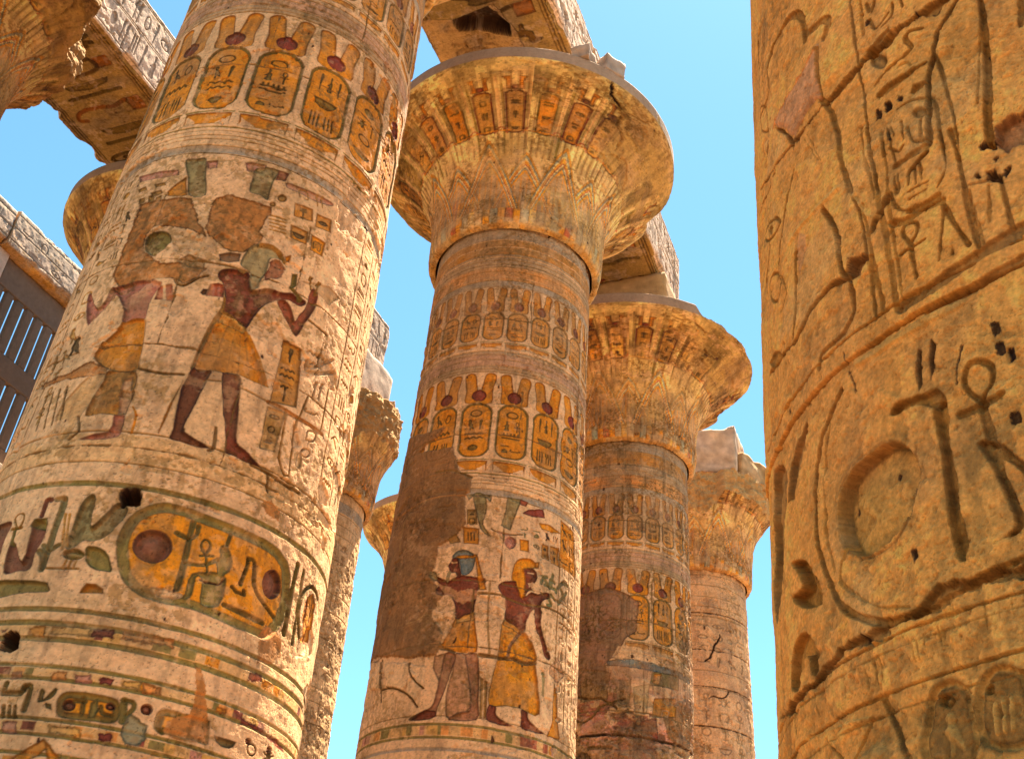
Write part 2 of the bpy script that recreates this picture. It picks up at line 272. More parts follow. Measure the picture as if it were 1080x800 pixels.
ART['C1']=[
('P','-1395 8266 -1171 8242 -877 8204 -852 8119 -1081 8118 -1340 8161','pink',0.015,1,1),
('P','-844 8341 -723 8352 -623 8345 -565 8066 -515 7826 -680 7818 -745 8065','green',0.02,1,1),
('P','-615 8314 -503 8338 -490 8229 -580 8205','pink',0.015,1,1),
('P','-918 7886 -853 7983 -767 8082 -698 7818 -807 7807 -901 7822','och',0.012,1,1),
('P','-1327 8045 -1215 8045 -1197 7992 -1290 7982','och2',0.012,1,1),
('P','-1122 7920 -1002 7933 -976 7881 -1089 7855','och2',0.012,1,1),
('P','-1108 8039 -984 8037 -957 7985 -1078 7984','och2',0.012,1,1),
('P','-1253 7875 -1185 7874 -1165 7797 -1242 7803','och2',0.012,1,1),
('P','-1134 7878 -1070 7874 -1045 7792 -1116 7781','och2',0.012,1,1),
('P','-1032 7828 -979 7852 -959 7781 -1027 7772','och2',0.012,1,1),
('P','-230 8355 -179 8391 -32 8398 -21 8317 -91 8265 -202 8247','pink',0.02,1,1),
('P','-115 8332 101 8377 83 8241 71 8080 68 7925 -12 7964 -118 7976 -124 8165','green',0.018,1,1),
('P','101 8377 210 8390 188 8267 95 8238','red',0.012,1,1),
('P','216 8261 415 8285 706 8324 725 8273 530 8200 360 8200 224 8194','pink',0.02,1,1),
('D','244 8051 244 8031 237 8010 225 7991 209 7978 192 7972 176 7975 163 7985 157 8001 157 8021 163 8042 175 8060 191 8072 209 8078 225 8076 237 8067','och2',0.02),
('D','154 7914 154 7902 150 7889 142 7877 132 7870 121 7867 111 7869 103 7876 99 7886 99 7899 103 7912 111 7923 121 7930 131 7933 142 7932 149 7925','och2',0.015),
('P','331 8043 529 8075 559 7914 354 7859','och',0.016,1,1),
('T','331 8043 529 8075 559 7914 354 7859','line',0.01),
('P','583 8054 765 8103 787 7924 594 7867','och',0.016,1,1),
('T','583 8054 765 8103 787 7924 594 7867','line',0.01),
('P','343 7738 539 7758 549 7581 369 7565','och',0.016,1,1),
('T','343 7738 539 7758 549 7581 369 7565','line',0.01),
('P','579 7748 750 7756 749 7557 600 7550','och',0.016,1,1),
('T','579 7748 750 7756 749 7557 600 7550','line',0.01),
('L','124 7743 281 7769',0.022,'och2',0.012,1),
('L','133 7697 290 7724',0.022,'och2',0.012,1),
('L','142 7651 298 7678',0.022,'och2',0.012,1),
('L','151 7605 307 7633',0.022,'och2',0.012,1),
('L','159 7560 316 7588',0.022,'och2',0.012,1),
('T','282 8307 658 8355 696 8165 339 8063','och2',0.012),
('T','-1436 7774 -1242 7725 -1234 7018 -1383 7047','line',0.014),
('T','-1525 6137 -1218 6119 -1257 5833 -1598 5899','line',0.014),
('P','-1228 7804 -1006 7782 -651 7782 -563 7583 -458 7390 -396 7285 -527 7339 -723 7390 -919 7395 -1008 7267 -975 7119 -824 6972 -722 6897 -468 6910 -303 6858 -335 6743 -445 6643 -550 6684 -710 6692 -914 6681 -1108 6651 -1217 6791 -1204 7009 -1199 7291 -1204 7615','plas',0.012,0,1),
('P','-426 7793 -299 7864 -75 7862 116 7843 131 7761 77 7499 140 7442 57 7288 1 7165 -129 7129 -261 7202 -358 7293 -420 7396 -425 7599','plas',0.012,0,1),
('P','-968 7131 -980 7290 -872 7345 -754 7305 -704 7189 -744 7064 -821 6999 -911 7052','grn2',0.04,1,1),
('P','-589 6926 -492 7018 -326 6963 -321 6854 -456 6857','dirt',0.02,1,0.7),
('P','-224 7072 -128 7124 -33 7137 -33 7039 -121 6993 -198 6996','dark',0.03,1,0.8),
('L','-541 6685 -511 6640 -449 6621 -387 6679 -334 6738 -267 6780',0.03,'dirt',0.03,1),
('P','-1175 6633 -1093 6659 -968 6691 -794 6699 -688 6657 -646 6632 -683 6500 -701 6346 -684 6194 -777 6196 -899 6161 -928 6301 -1019 6470 -1098 6550','skinp',0.05,1,1),
('P','-1460 6592 -1446 6666 -1332 6494 -1246 6418 -1184 6509 -1175 6633 -1069 6543 -1162 6363 -1264 6239 -1310 6238','skinp',0.035,1,1),
('P','-919 6103 -889 6169 -696 6194 -650 6046 -615 5756 -615 5585 -867 5603 -1088 5792 -1042 5929','och',0.04,1,1),
('P','-861 5583 -614 5580 -575 5366 -586 5148 -614 5094 -791 5113 -935 5101 -920 5316 -876 5478','ochd',0.03,1,1),
('P','-1250 5155 -1153 5408 -1003 5577 -878 5562 -920 5316 -972 5105 -1024 4900 -1137 4865','och2',0.01,1,0.55),
('P','-712 5499 -633 5529 -586 5310 -593 5135 -652 5118 -692 5306','skinl',0.02,1,1),
('P','-666 5091 -583 5095 -569 4965 -576 4873 -734 4841 -911 4843 -812 4887 -692 4920 -658 4986','skinp',0.035,1,1),
('P','-672 6594 -554 6631 -492 6434 -664 6426','red',0.02,1,1),
('L','-625 6620 -582 6435',0.025,'stone',0,1),
('P','-699 6164 -678 6346 -625 6409 -496 6434 -402 6219 -391 5983 -386 5781 -608 5642 -630 5899','cream',0,1,0.4),
('P','-1722 5661 -1302 5643 -1081 5733 -887 5634 -878 5562 -1126 5556 -1439 5588 -1662 5605','plas',0.01,0,1),
('L','-601 5614 -423 5582 -221 5602',0.03,'dirt',0.02,1),
('L','-549 5205 -492 5104 -487 4920',0.02,'och',0.01,1),
('L','-1519 5460 -1453 5051',0.02,'dirt',0.02,1),
('L','-1419 5459 -1353 5048',0.02,'dirt',0.02,1),
('L','-1331 5465 -1265 5051',0.02,'dirt',0.02,1),
('L','-1252 5476 -1184 5060',0.02,'dirt',0.02,1),
('P','-1226 5096 -1101 5084 -1079 4987 -1194 4876 -1322 4840 -1370 4879 -1305 5008','cream',0,1,0.8),
('L','-1010 5110 -943 4943 -1010 4859',0.03,'dirt',0.02,1),
('P','-183 6820 -173 6873 -125 6912 -31 6934 81 6935 131 6785 185 6765 259 6826 343 6848 396 6856 516 6917 567 6904 668 6914 669 6857 617 6810 536 6815 481 6803 383 6734 311 6649 260 6555 219 6424 192 6306 157 6318 69 6356 -47 6377 -69 6391 -61 6482 -80 6631 -120 6730 -161 6762','skin',0.055,1,1),
('P','391 6739 445 6793 516 6768 571 6689 612 6614 637 6709 680 6806 695 6920 699 7028 717 7100 768 7125 789 7081 794 7002 785 6880 727 6679 666 6470 639 6452 554 6532 456 6641','skin2',0.045,1,1),
('P','-16 7021 -7 7143 36 7268 124 7340 244 7359 335 7314 373 7241 286 7234 237 7192 236 7080 227 6989 203 6889 196 6794 137 6753 103 6841 90 6950 25 6980','wig',0.045,1,1),
('P','240 7177 270 7225 327 7228 361 7198 398 7151 379 7123 393 7106 384 7077 379 7038 341 6996 281 6966 251 6913 209 6885 235 7021 240 7106','skin2',0.04,0,1),
('L','116 7337 226 7361 316 7315 370 7227',0.035,'och2',0.02,1),
('P','366 7297 421 7355 418 7269 387 7237','och',0.02,1,1),
('L','304 7141 354 7146',0.02,'dark',0.01,1),
('P','-221 6681 -157 6718 -93 6710 -75 6554 -238 6538','red',0.03,1,1),
('L','-188 6675 -169 6546',0.02,'skinp',0,1),
('L','-143 6689 -118 6551',0.02,'skinp',0,1),
('P','-67 6381 20 6359 125 6315 182 6276 293 6093 446 5837 500 5749 338 5745 206 5755 88 5722 -16 5710 -157 5700 -131 5965 -102 6228','och',0.05,1,1),
('P','-65 6425 8 6419 111 6385 170 6335 195 6249 85 6276 -29 6292 -73 6292','ochl',0.03,1,1),
('L','193 6259 300 6097 497 5762',0.03,'gold',0.015,1),
('L','28 6318 4 6052 10 5805',0.014,'ochd',0.006,1),
('L','104 6262 107 6009 121 5786',0.014,'ochd',0.006,1),
('L','156 6242 188 6002 216 5786',0.014,'ochd',0.006,1),
('L','201 6220 263 5994 331 5778',0.014,'ochd',0.006,1),
('L','-68 6557 -59 6438 -109 6226 -145 5961 -169 5687',0.03,'och2',0.03,1),
('P','473 7136 526 7166 545 7018 508 6959 484 6979','grn2',0.04,1,1),
('L','497 6964 618 6903',0.05,'grn2',0.03,1),
('L','752 6718 998 6701',0.03,'dirt',0.03,1),
('P','-157 5703 -9 5713 -15 5616 -41 5439 -70 5235 -96 5056 -88 5020 23 4971 134 4926 137 4912 40 4893 -92 4908 -180 4921 -173 5016 -189 5183 -201 5432 -181 5576','skin',0.045,1,1),
('P','87 5725 206 5758 254 5714 262 5637 284 5467 314 5265 347 5069 438 5017 601 4927 595 4914 445 4907 329 4930 270 4933 255 5048 205 5218 146 5428','skin',0.045,1,1),
('P','-216 5467 -208 5529 -234 5287 -267 4994 -279 4973 -269 5126 -252 5302','och',0.02,1,1),
('L','-38 5599 100 5628',0.02,'dirt',0.012,1),
('L','264 5628 540 5595',0.02,'dirt',0.012,1),
('L','540 5595 873 5607 1202 5632',0.05,'plas',0.015,1),
('L','149 5138 175 4941 141 4891',0.03,'dirt',0.02,1),
('P','542 6352 753 6353 820 5696 546 5608','ochd',0.02,1,1),
('T','555 6337 732 6329 786 5706 567 5640','line',0.018),
('P','532 5550 730 5591 694 5127 547 5098','och2',0.02,1,1),
('T','551 5541 710 5570 687 5162 559 5123','line',0.018),
('L','730 5591 748 5099',0.022,'och2',0.02,1),
('L','854 5595 882 5002',0.022,'och2',0.02,1),
('L','919 5905 873 5607',0.022,'och2',0.02,1),
('L','1162 6220 1167 5650',0.022,'och2',0.02,1),
('L','748 5099 827 4971 886 4985',0.022,'och2',0.02,1),
('L','818 6254 893 6229 1015 6346 1149 6499',0.04,'stone',0.03,1),
('L','840 6258 860 6164 993 6221 1211 6392',0.05,'stone',0.035,1),
('T','898 6102 1162 6220 1104 5671 893 5619','stone',0.03),
('T','929 5560 1192 5667 1134 5247 904 5187','stone',0.03),
('T','881 5097 929 5560 1114 5117 952 4984','stone',0.02),
('T','754 6450 1078 6544 1053 6194 796 6151','stone',0.03),
('T','530 7245 905 7276 860 7027 626 7072','och2',0.02),
('P','577 7110 905 7276 1080 7246 956 7053 701 7124','dirt',0.01,1,0.5),
('L','512 4902 688 4897 887 4891 1047 4886',0.035,'dirt',0.03,1),
('L','680 4892 717 4726',0.03,'dirt',0.02,1),
('P','-650 4282 -599 4277 -578 4119 -557 3996 -486 4112 -418 4239 -331 4197 -341 4085 -423 3918 -508 3862 -582 3856 -640 3791 -698 3789 -702 3957 -695 4161','green',0.055,1,1),
('D','-539 3738 -540 3718 -553 3701 -576 3688 -607 3682 -639 3684 -670 3693 -693 3709 -705 3728 -704 3748 -691 3765 -666 3777 -635 3782 -602 3780 -573 3771 -551 3757','grn2',0.05),
('P','-541 3798 -496 3818 -416 3797 -351 3731 -308 3619 -343 3606 -430 3616 -515 3680','grn2',0.05,1,1),
('L','-861 4250 -842 4225 -838 4066 -835 3818 -831 3593',0.06,'green',0.03,1),
('L','-911 4248 -863 4255',0.05,'green',0.03,1),
('L','-907 3760 -863 3713 -822 3608',0.05,'green',0.02,1),
('L','-886 3812 -836 3758 -758 3810',0.04,'green',0.02,1),
('L','-792 3600 -550 3607',0.025,'och2',0.015,1),
('L','-792 4097 -720 3773',0.022,'och2',0.012,1),
('L','-757 4097 -703 3804',0.022,'och2',0.012,1),
('L','-659 3677 -669 3603',0.022,'och2',0.012,1),
('L','-621 3679 -625 3605',0.022,'och2',0.012,1),
('L','-584 3682 -588 3607',0.022,'och2',0.012,1),
('P','-1171 3588 -1216 3853 -1153 3843 -1032 3678 -1037 3938 -1067 4020 -1023 4070 -932 4023 -904 3897 -933 3731 -929 3596 -1045 3589','skinb',0.05,1,1),
('P','-1069 4004 -1053 4065 -940 4071 -911 4007 -925 3961','grn2',0.02,1,1),
('L','-1213 4009 -1270 4098 -1237 4140 -1186 4131 -1165 4080 -1173 4018 -1209 4000',0.022,'och2',0.02,1),
('L','-1263 4002 -1156 3997',0.03,'och2',0.02,1),
('L','-1224 4003 -1201 3858',0.03,'grn2',0.02,1),
('L','-1000 4092 -1000 4244 -961 4240',0.045,'skinb',0.03,1),
('P','-1509 4042 -1382 4090 -1299 4080 -1284 4006 -1310 3901 -1288 3772 -1339 3720','skinb',0.04,1,1),
('P','-482 3403 -456 3488 -385 3490 -328 3455 -319 3419','ochd',0.05,1,1),
('P','-1239 3508 -983 3503 -768 3482 -731 3447 -718 3396 -899 3386 -1176 3364','grn2',0.045,1,1),
('P','-435 4358 -399 4392 -273 4409 -237 4327 -239 4230 -391 4211 -426 4262','hole',0.3,0,1),
('K','-317 3799 -333 3982 -272 4164 -132 4282 15 4312 327 4283 690 4281 933 4260 1098 4163 1164 3979 1171 3751 1097 3530 999 3434 913 3416 602 3417 317 3440 48 3430 -122 3477 -237 3595','grn2','gold',0.085,0.035),
('D','67 3938 69 3879 49 3822 10 3778 -41 3753 -97 3751 -150 3772 -191 3813 -216 3867 -218 3927 -199 3982 -161 4024 -109 4049 -52 4051 2 4031 44 3992','skinb',0.075),
('D','1066 3980 1071 3928 1058 3876 1031 3832 994 3804 953 3797 915 3810 885 3841 866 3887 861 3939 872 3989 896 4032 930 4059 971 4068 1011 4056 1045 4025','skinb',0.06),
('L','174 4197 176 4044 184 3831 180 3583',0.05,'grn2',0.03,1),
('L','73 4063 168 4042 220 4097 219 4174',0.045,'grn2',0.03,1),
('L','325 3945 282 3996 278 4051 305 4076 342 4056 346 4000 330 3947 373 3804',0.022,'grn2',0.02,1),
('L','287 3922 384 3954',0.025,'grn2',0.02,1),
('P','448 4078 505 4054 551 3968 550 3873 513 3820 543 3776 529 3551 380 3511 353 3705 301 3726 295 3539 208 3512 244 3559 264 3747 411 3818 450 3833 421 3925 446 3982 424 4030','grn2',0.035,1,1),
('L','200 3827 323 3845 435 3940',0.035,'grn2',0.02,1),
('L','486 4200 476 4086',0.03,'grn2',0.02,1),
('L','335 3716 488 3736 520 3786',0.02,'dark',0.02,1),
('L','682 4053 688 3988 664 3807',0.04,'ochk',0.04,0),
('L','683 4047 744 4042 790 3843 899 3741 1047 3666',0.04,'ochk',0.03,1),
('L','599 3752 642 3724 717 3727 709 3761',0.035,'ochk',0.035,0),
('L','567 3575 753 3567 943 3565',0.05,'ochk',0.03,0),
('P','-6 3540 33 3559 137 3561 229 3554 223 3516 110 3482 17 3501','stone',0.005,1,1),
('L','1209 4239 1193 4032 1194 3573',0.06,'grn2',0.04,1),
('L','1312 4231 1322 3899 1332 3540',0.05,'grn2',0.03,1),
('L','1446 3591 1345 3832 1366 4018 1463 4146 1583 4166 1670 4127',0.05,'grn2',0.03,1),
('P','1483 3607 1421 3868 1441 4035 1546 4127 1644 4053 1688 3697','och',0.02,1,1),
('L','1473 3737 1493 4020',0.02,'red',0.02,1),
('L','1586 3652 1594 4029',0.02,'red',0.02,1),
('L','1479 4054 1490 3861',0.02,'red',0.02,1),
('P','940 3389 975 3565 1059 3569 1171 3504 1198 3370 1122 3259 949 3197 944 3296','plas',0,0,1),
('P','665 4572 768 4675 876 4596 872 4512 742 4507','plas',0,0,1),
('P','-968 3038 -898 3064 -824 3048 -785 2911 -835 2884 -946 2893','hole',0.3,0,1),
('P','-772 3094 -648 3099 -642 3022 -766 3020','och',0.004,0,1),
('P','-301 3128 -172 3136 -166 3070 -300 3062','redb',0.004,0,1),
('P','-106 3138 79 3142 80 3079 -104 3075','ochp',0.004,0,1),
('P','-591 3107 -328 3129 -324 3062 -585 3037','ochl',0.004,0,1),
('P','-1001 3084 -937 3084 -941 3053 -984 3039','pink',0.004,0,1),
('P','-783 2730 -703 2737 -697 2682 -773 2679','redb',0.004,0,1),
('P','-487 2746 -398 2753 -389 2697 -479 2693','ochp',0.004,0,1),
('P','-338 2746 -232 2758 -224 2699 -330 2690','pink',0.004,0,1),
('P','-166 2747 -77 2749 -78 2701 -163 2695','redb',0.004,0,1),
('P','-28 2760 100 2767 107 2708 -14 2703','ochl',0.004,0,1),
('P','133 2764 246 2767 261 2702 143 2694','ochp',0.004,0,1),
('P','-708 2333 -623 2341 -607 2268 -689 2277','pink',0.004,0,1),
('P','-75 2332 -3 2342 10 2292 -69 2283','redb',0.004,0,1),
('P','-400 2345 -201 2345 -184 2277 -385 2290','ochl',0.004,0,1),
('P','893 3121 1046 3135 1042 3072 894 3045','red',0.004,0,1),
('P','1054 3107 1166 3105 1157 3055 1050 3044','och',0.004,0,1),
('P','128 2757 226 2761 234 2699 142 2696','ochp',0.004,0,1),
('P','23 3153 252 3156 268 3086 42 3069','ochp',0.004,0,1),
('P','682 2748 777 2751 771 2706 685 2706','och',0.004,0,1),
('P','919 2727 1209 2725 1221 2685 930 2687','redb',0.004,0,1),
('P','1213 2712 1513 2697 1498 2646 1229 2659','red',0.004,0,1),
('K','-386 2462 -399 2548 -358 2605 -234 2616 -69 2614 -5 2585 23 2503 1 2429 -120 2414 -305 2408 -365 2421','ochk','gold',0.05,0.02),
('D','-274 2517 -273 2501 -279 2486 -290 2475 -306 2470 -324 2470 -340 2477 -353 2489 -361 2504 -362 2520 -356 2535 -344 2546 -328 2551 -310 2551 -294 2544 -281 2532','skinb',0.05),
('D','-19 2553 -19 2542 -23 2531 -31 2523 -42 2519 -54 2519 -65 2523 -74 2531 -79 2541 -79 2552 -75 2562 -67 2570 -56 2575 -44 2575 -33 2571 -24 2563','skinb',0.04),
('L','-237 2578 -218 2457',0.035,'ochk',0.02,1),
('L','-286 2549 -218 2552',0.03,'ochk',0.02,1),
('P','-180 2551 -145 2587 -118 2504 -128 2444 -175 2436 -177 2493','grn2',0.02,1,1),
('L','-113 2534 -89 2488 -24 2479',0.03,'ochk',0.02,1),
('D','230 2585 231 2568 226 2552 215 2540 200 2533 184 2532 169 2538 158 2550 151 2565 150 2582 156 2598 166 2610 181 2617 197 2618 212 2612 224 2600','skinb',0.05),
('L','-784 2563 -661 2568 -650 2620',0.05,'grn2',0.03,1),
('L','-788 2637 -789 2577',0.04,'grn2',0.02,1),
('L','-648 2613 -610 2623 -599 2542 -601 2440',0.045,'grn2',0.03,1),
('L','-750 2461 -731 2382',0.03,'ochk',0.02,1),
('L','-709 2463 -690 2384',0.03,'ochk',0.02,1),
('L','-669 2465 -651 2386',0.03,'ochk',0.02,1),
('P','-533 2607 -497 2596 -493 2537 -440 2624 -421 2604 -443 2542 -510 2506 -533 2519','grn2',0.03,1,1),
('P','-478 2509 -431 2500 -416 2458 -460 2468','grn2',0.03,1,1),
('L','28 2607 52 2451',0.05,'grn2',0.02,1),
('L','34 2609 86 2606 102 2565 72 2500',0.03,'grn2',0.02,1),
('P','65 2425 97 2505 223 2463 237 2350 199 2291 110 2292 69 2354','grnd',0.02,0,1),
('K','260 2483 265 2567 312 2610 442 2616 637 2619 657 2597 679 2442 580 2434 329 2425 283 2434','ochk','gold',0.05,0.02),
('P','453 2987 497 3009 574 2829 643 2607 675 2448 499 2424 329 2425 358 2523 481 2621 500 2719','plas',0,0,1),
('L','304 2536 301 2466 328 2432',0.04,'ochk',0.02,1),
('T','654 2610 947 2620 965 2412 690 2397','line',0.03),
('T','950 2607 1399 2643 1404 2467 999 2423','line',0.03),
('D','1062 2587 1062 2576 1058 2565 1049 2556 1038 2550 1026 2548 1014 2551 1005 2557 1000 2566 1000 2577 1004 2588 1012 2597 1023 2603 1036 2605 1047 2602 1057 2596','skinb',0.04),
('D','1321 2609 1321 2599 1317 2589 1307 2580 1295 2574 1282 2571 1270 2573 1260 2578 1255 2586 1254 2596 1259 2606 1267 2615 1279 2621 1292 2624 1305 2622 1315 2617','skinb',0.04),
('P','-636 2030 -409 2245 -346 2197 -431 2103 -512 2040','och',0.01,1,1),
('P','-409 2245 -262 2111 -236 2060 -333 2060','och',0.01,1,1),
]
ART['C2']=[
('P','-1890 10006 -1215 9792 -917 9806 -1009 9664 -1440 9473 -1005 9385 -704 9369 -629 9139 -550 8863 -342 8727 -332 8485 -416 8453 -338 7962 -496 7704 -720 7580 -724 7371 -765 7217 -779 7092 -658 6859 -570 6729 -648 6432 -486 6126 -488 5908 -544 5809 -982 5796 -1505 5927 -2184 6112 -3200 5900 -3200 9750','plas2',-0.035,0,1),
('L','-1827 8387 -1400 8400 -986 8443 -648 8435 -329 8432',0.03,'plas',-0.012,1),
('L','-1400 8400 -1524 7946 -1441 7392 -1465 7037',0.02,'dirt',0.008,1),
('L','-1074 6336 -901 6357 -750 6442 -665 6381',0.02,'dirt',0.008,1),
('P','-283 8458 -106 8451 -59 8158 -92 7930 37 7759 -32 7770 -117 7854 -202 8110','green',0.02,1,1),
('P','-396 8452 4 8462 -10 8334 -103 8413 -279 8420 -338 8355','grnd',0.02,1,1),
('P','230 8460 461 8487 394 8239 319 7903 172 7947 217 8199','green',0.02,1,1),
('P','444 8482 568 8462 538 8376 434 8383','red',0.01,1,1),
('D','422 7706 418 7664 402 7624 375 7594 343 7578 310 7579 281 7596 260 7627 251 7667 254 7710 270 7749 295 7778 327 7794 361 7793 391 7776 412 7746','pink',0.03),
('P','495 8248 577 8330 825 8419 863 8273 655 8234','redb',0.02,1,1),
('P','-380 7884 -144 7852 -124 7590 -351 7604','och',0.02,1,1),
('T','-367 7847 -155 7833 -135 7614 -344 7626','line',0.015),
('P','-353 8184 -209 8185 -176 7924 -327 7928','och2',0.015,1,1),
('T','-353 8184 -209 8185 -176 7924 -327 7928','line',0.015),
('P','-592 7675 -470 7758 -392 7627 -551 7606','och2',0.015,1,1),
('P','470 7774 612 7794 625 7601 483 7588','och',0.02,1,1),
('P','851 7826 977 7839 993 7580 858 7590','och',0.02,1,1),
('P','1006 7851 1186 7883 1206 7560 1025 7557','och',0.02,1,1),
('T','459 8031 602 8055 618 7818 475 7794','grn',0.02),
('T','650 8033 817 8055 843 7639 676 7635','grn',0.02),
('T','853 7790 978 7820 992 7605 865 7611','line',0.01),
('T','1017 7818 1178 7850 1194 7599 1033 7567','line',0.01),
('P','765 8149 929 8194 1133 8168 1210 8147 1023 8082 816 8066','gold',0.015,1,1),
('T','837 8044 1189 8080 1172 7941 848 7880','dark',0.01),
('P','1195 8388 1576 8347 1733 7593 1221 7574','och',0.015,1,1),
('T','1195 8388 1576 8347 1685 7569 1236 7581','line',0.015),
('L','37 7870 119 7827 309 7826 504 7865',0.02,'dirt',0.015,1),
('P','118 7845 308 7844 403 7647 329 7557 224 7680','pink',0.01,1,0.5),
('P','-337 6368 -216 6424 -96 6490 -54 6279 -1 5863 -294 5842 -485 5905 -512 5932 -397 6160','och',0.045,1,1),
('P','-337 6407 -217 6437 -97 6505 -68 6356 -207 6333 -319 6303','ochl',0.02,1,1),
('P','-500 6987 -429 7011 -326 7060 -230 7054 -87 7035 7 7031 31 6966 -28 6891 -78 6805 -80 6698 -93 6590 -96 6497 -216 6424 -337 6368 -361 6552 -418 6686 -486 6755 -635 6751 -671 6836 -646 6943 -750 7037 -729 7076 -538 6989','skin',0.05,1,1),
('P','-626 6886 -659 6944 -478 6904 -349 6820 -164 6853 -81 6832 -92 6697 -257 6607 -406 6686 -537 6771','plasl',0,0,1),
('P','-483 7346 -404 7349 -361 7217 -326 7060 -371 7032 -415 7107 -489 7110 -515 7180 -532 7223 -494 7305','skin',0.04,1,1),
('P','-484 7402 -417 7470 -321 7489 -221 7457 -168 7403 -153 7292 -180 7152 -255 7072 -323 7079 -363 7231 -404 7343 -483 7346','blue',0.045,1,1),
('P','-486 7374 -410 7405 -127 7420 -122 7373 -404 7349','och',0.01,1,1),
('P','-158 7376 -118 7379 51 6846 -51 6835','och',0.02,1,1),
('L','-484 7284 -417 7287',0.025,'cream',0,1),
('D','-683 7070 -684 7043 -694 7021 -711 7007 -733 7005 -756 7013 -778 7032 -795 7057 -803 7086 -802 7114 -792 7135 -775 7149 -752 7151 -728 7142 -707 7124 -691 7099','wig',0.03),
('L','-525 6988 -502 7110',0.05,'wig',0.02,1),
('L','-306 5850 -6 5865',0.02,'cream',0.01,1),
('L','-485 5905 -391 5891 -306 5850',0.05,'dirt',0.03,1),
('P','-566 5786 -419 5832 -431 5533 -463 5410 -568 5611','plasl',0.01,1,1),
('P','-281 5822 -136 5829 -63 5525 -9 5047 -162 4963 -283 4885 -328 5002 -337 5289 -290 5584','plasl',0.01,1,1),
('P','-419 5832 -281 5822 -278 5684 -324 5485 -376 5240 -432 5048 -450 4906 -592 4861 -784 4860 -815 4898 -655 4982 -523 5049 -477 5240 -454 5533','skinm',0.04,1,1),
('P','-147 5829 7 5843 69 5515 87 5178 84 4893 -280 4862 -162 4963 -17 5023 -28 5260 -87 5547','skinm',0.04,1,1),
('P','-461 5000 -610 5004 -789 4896 -784 4860 -547 4869 -450 4906','skin',0.02,1,1),
('P','-665 6381 -635 6644 -512 6770 -405 6632 -358 6499 -346 6342 -475 6130','cream',0,0,0.7),
('P','333 6416 486 6373 635 6307 770 6191 869 5965 858 5835 971 5170 671 5160 479 5156 222 5127 228 5461 288 5843 300 6228','gold',0.05,1,1),
('P','343 6510 483 6424 645 6342 620 6264 491 6309 338 6352','ochl',0.03,1,1),
('P','209 6925 246 7000 340 7038 462 7062 493 6988 605 6861 706 6954 819 6964 966 7044 1031 7041 1036 6961 942 6912 888 6811 907 6657 908 6497 1019 6221 1120 6075 1065 6004 981 6078 889 6333 798 6488 784 6696 726 6651 658 6471 642 6322 486 6373 347 6459 358 6633 335 6775 259 6826','skin',0.05,1,1),
('P','336 6761 460 6737 614 6724 750 6712 726 6651 656 6497 475 6528 348 6604','skin2',0,1,0.7),
('P','574 7308 694 7351 768 7306 794 7217 751 7120 713 7052 730 7017 652 6951 604 6869 602 7101','skin',0.04,1,1),
('P','399 7074 399 7239 439 7389 537 7471 670 7498 759 7443 791 7384 575 7300 622 7189 617 6873 552 6868 478 7012 462 7070','gold',0.045,1,1),
('P','743 7465 814 7499 807 7375 761 7401','och',0.02,1,1),
('L','644 7265 740 7282',0.022,'cream',0,1),
('P','663 7105 735 7142 748 7086 686 7044','cream',0,1,1),
('L','713 7066 760 6980',0.03,'cream',0.01,1),
('L','865 7159 904 7270 966 7294',0.055,'grn',0.02,1),
('L','927 7154 1023 7163',0.055,'grn',0.02,1),
('L','1023 7163 1043 7282 1121 7258',0.055,'grn',0.02,1),
('L','1024 7149 1164 7164 1167 7123',0.055,'grn',0.02,1),
('L','1065 7041 1139 6987',0.055,'grn',0.02,1),
('L','1037 6948 1075 6880 1010 6856',0.055,'grn',0.02,1),
('L','1056 7176 1078 7380',0.055,'grn',0.02,1),
('L','1025 7136 888 7279',0.055,'grn',0.02,1),
('L','1199 7206 1313 7339 1453 7346',0.06,'green',0.02,1),
('L','1279 7212 1373 7113',0.06,'green',0.02,1),
('L','1234 6971 1413 7215',0.06,'green',0.02,1),
('P','223 5121 318 5123 331 5002 450 4930 568 4897 408 4875 207 4910','skin',0.03,1,1),
('P','667 5146 760 5158 795 5036 950 4960 1088 4928 955 4890 714 4896 694 5009','skin',0.03,1,1),
('P','80 5516 184 5458 205 4933 120 4921','och2',0.02,1,1),
('L','134 5475 163 4927',0.02,'cream',0,1),
('P','1210 5627 1283 5653 1322 5196 1416 4936 1138 4896 1223 5163','och',0.02,1,1),
('L','991 5780 1012 5462',0.05,'green',0.01,1),
('L','-53 6781 261 6800 612 6750 1046 6815 1548 6803',0.035,'dirt',0.03,1),
('L','41 5834 289 5835 522 5872 674 5848 846 5891',0.06,'dirt',0.05,1),
('L','628 6336 547 6210 460 6061 436 5903',0.045,'plasl',0.03,1),
('L','93 6988 102 6454 172 5874',0.03,'dirt',0.006,1),
('L','1315 6677 1655 6631',0.03,'dirt',0.03,1),
('P','1105 5894 1270 6134 1460 5896 1297 5733 1112 5795','plasl',0.01,1,0.8),
('L','-322 6001 -296 6084',0.02,'dark',0.015,1),
('L','-935 8914 -647 8892 -345 8762',0.05,'dirt',0.03,1),
('P','-2121 6073 -1510 5854 -1414 5409 -1799 5514','stone',-0.03,0,1),
('P','-1452 5823 -937 5717 -785 5513 -983 5312 -1311 5428','stone',-0.03,0,1),
('P','-903 5697 -688 5646 -679 5364 -762 5149 -929 5277','stone',-0.03,0,1),
('L','-1549 5895 -1389 5219',0.03,'dirt',0.05,1),
('L','-1414 5409 -1166 5384 -894 5245 -720 5050',0.03,'dirt',0.05,1),
('L','-937 5717 -838 5476 -673 5322',0.025,'dirt',0.05,1),
]
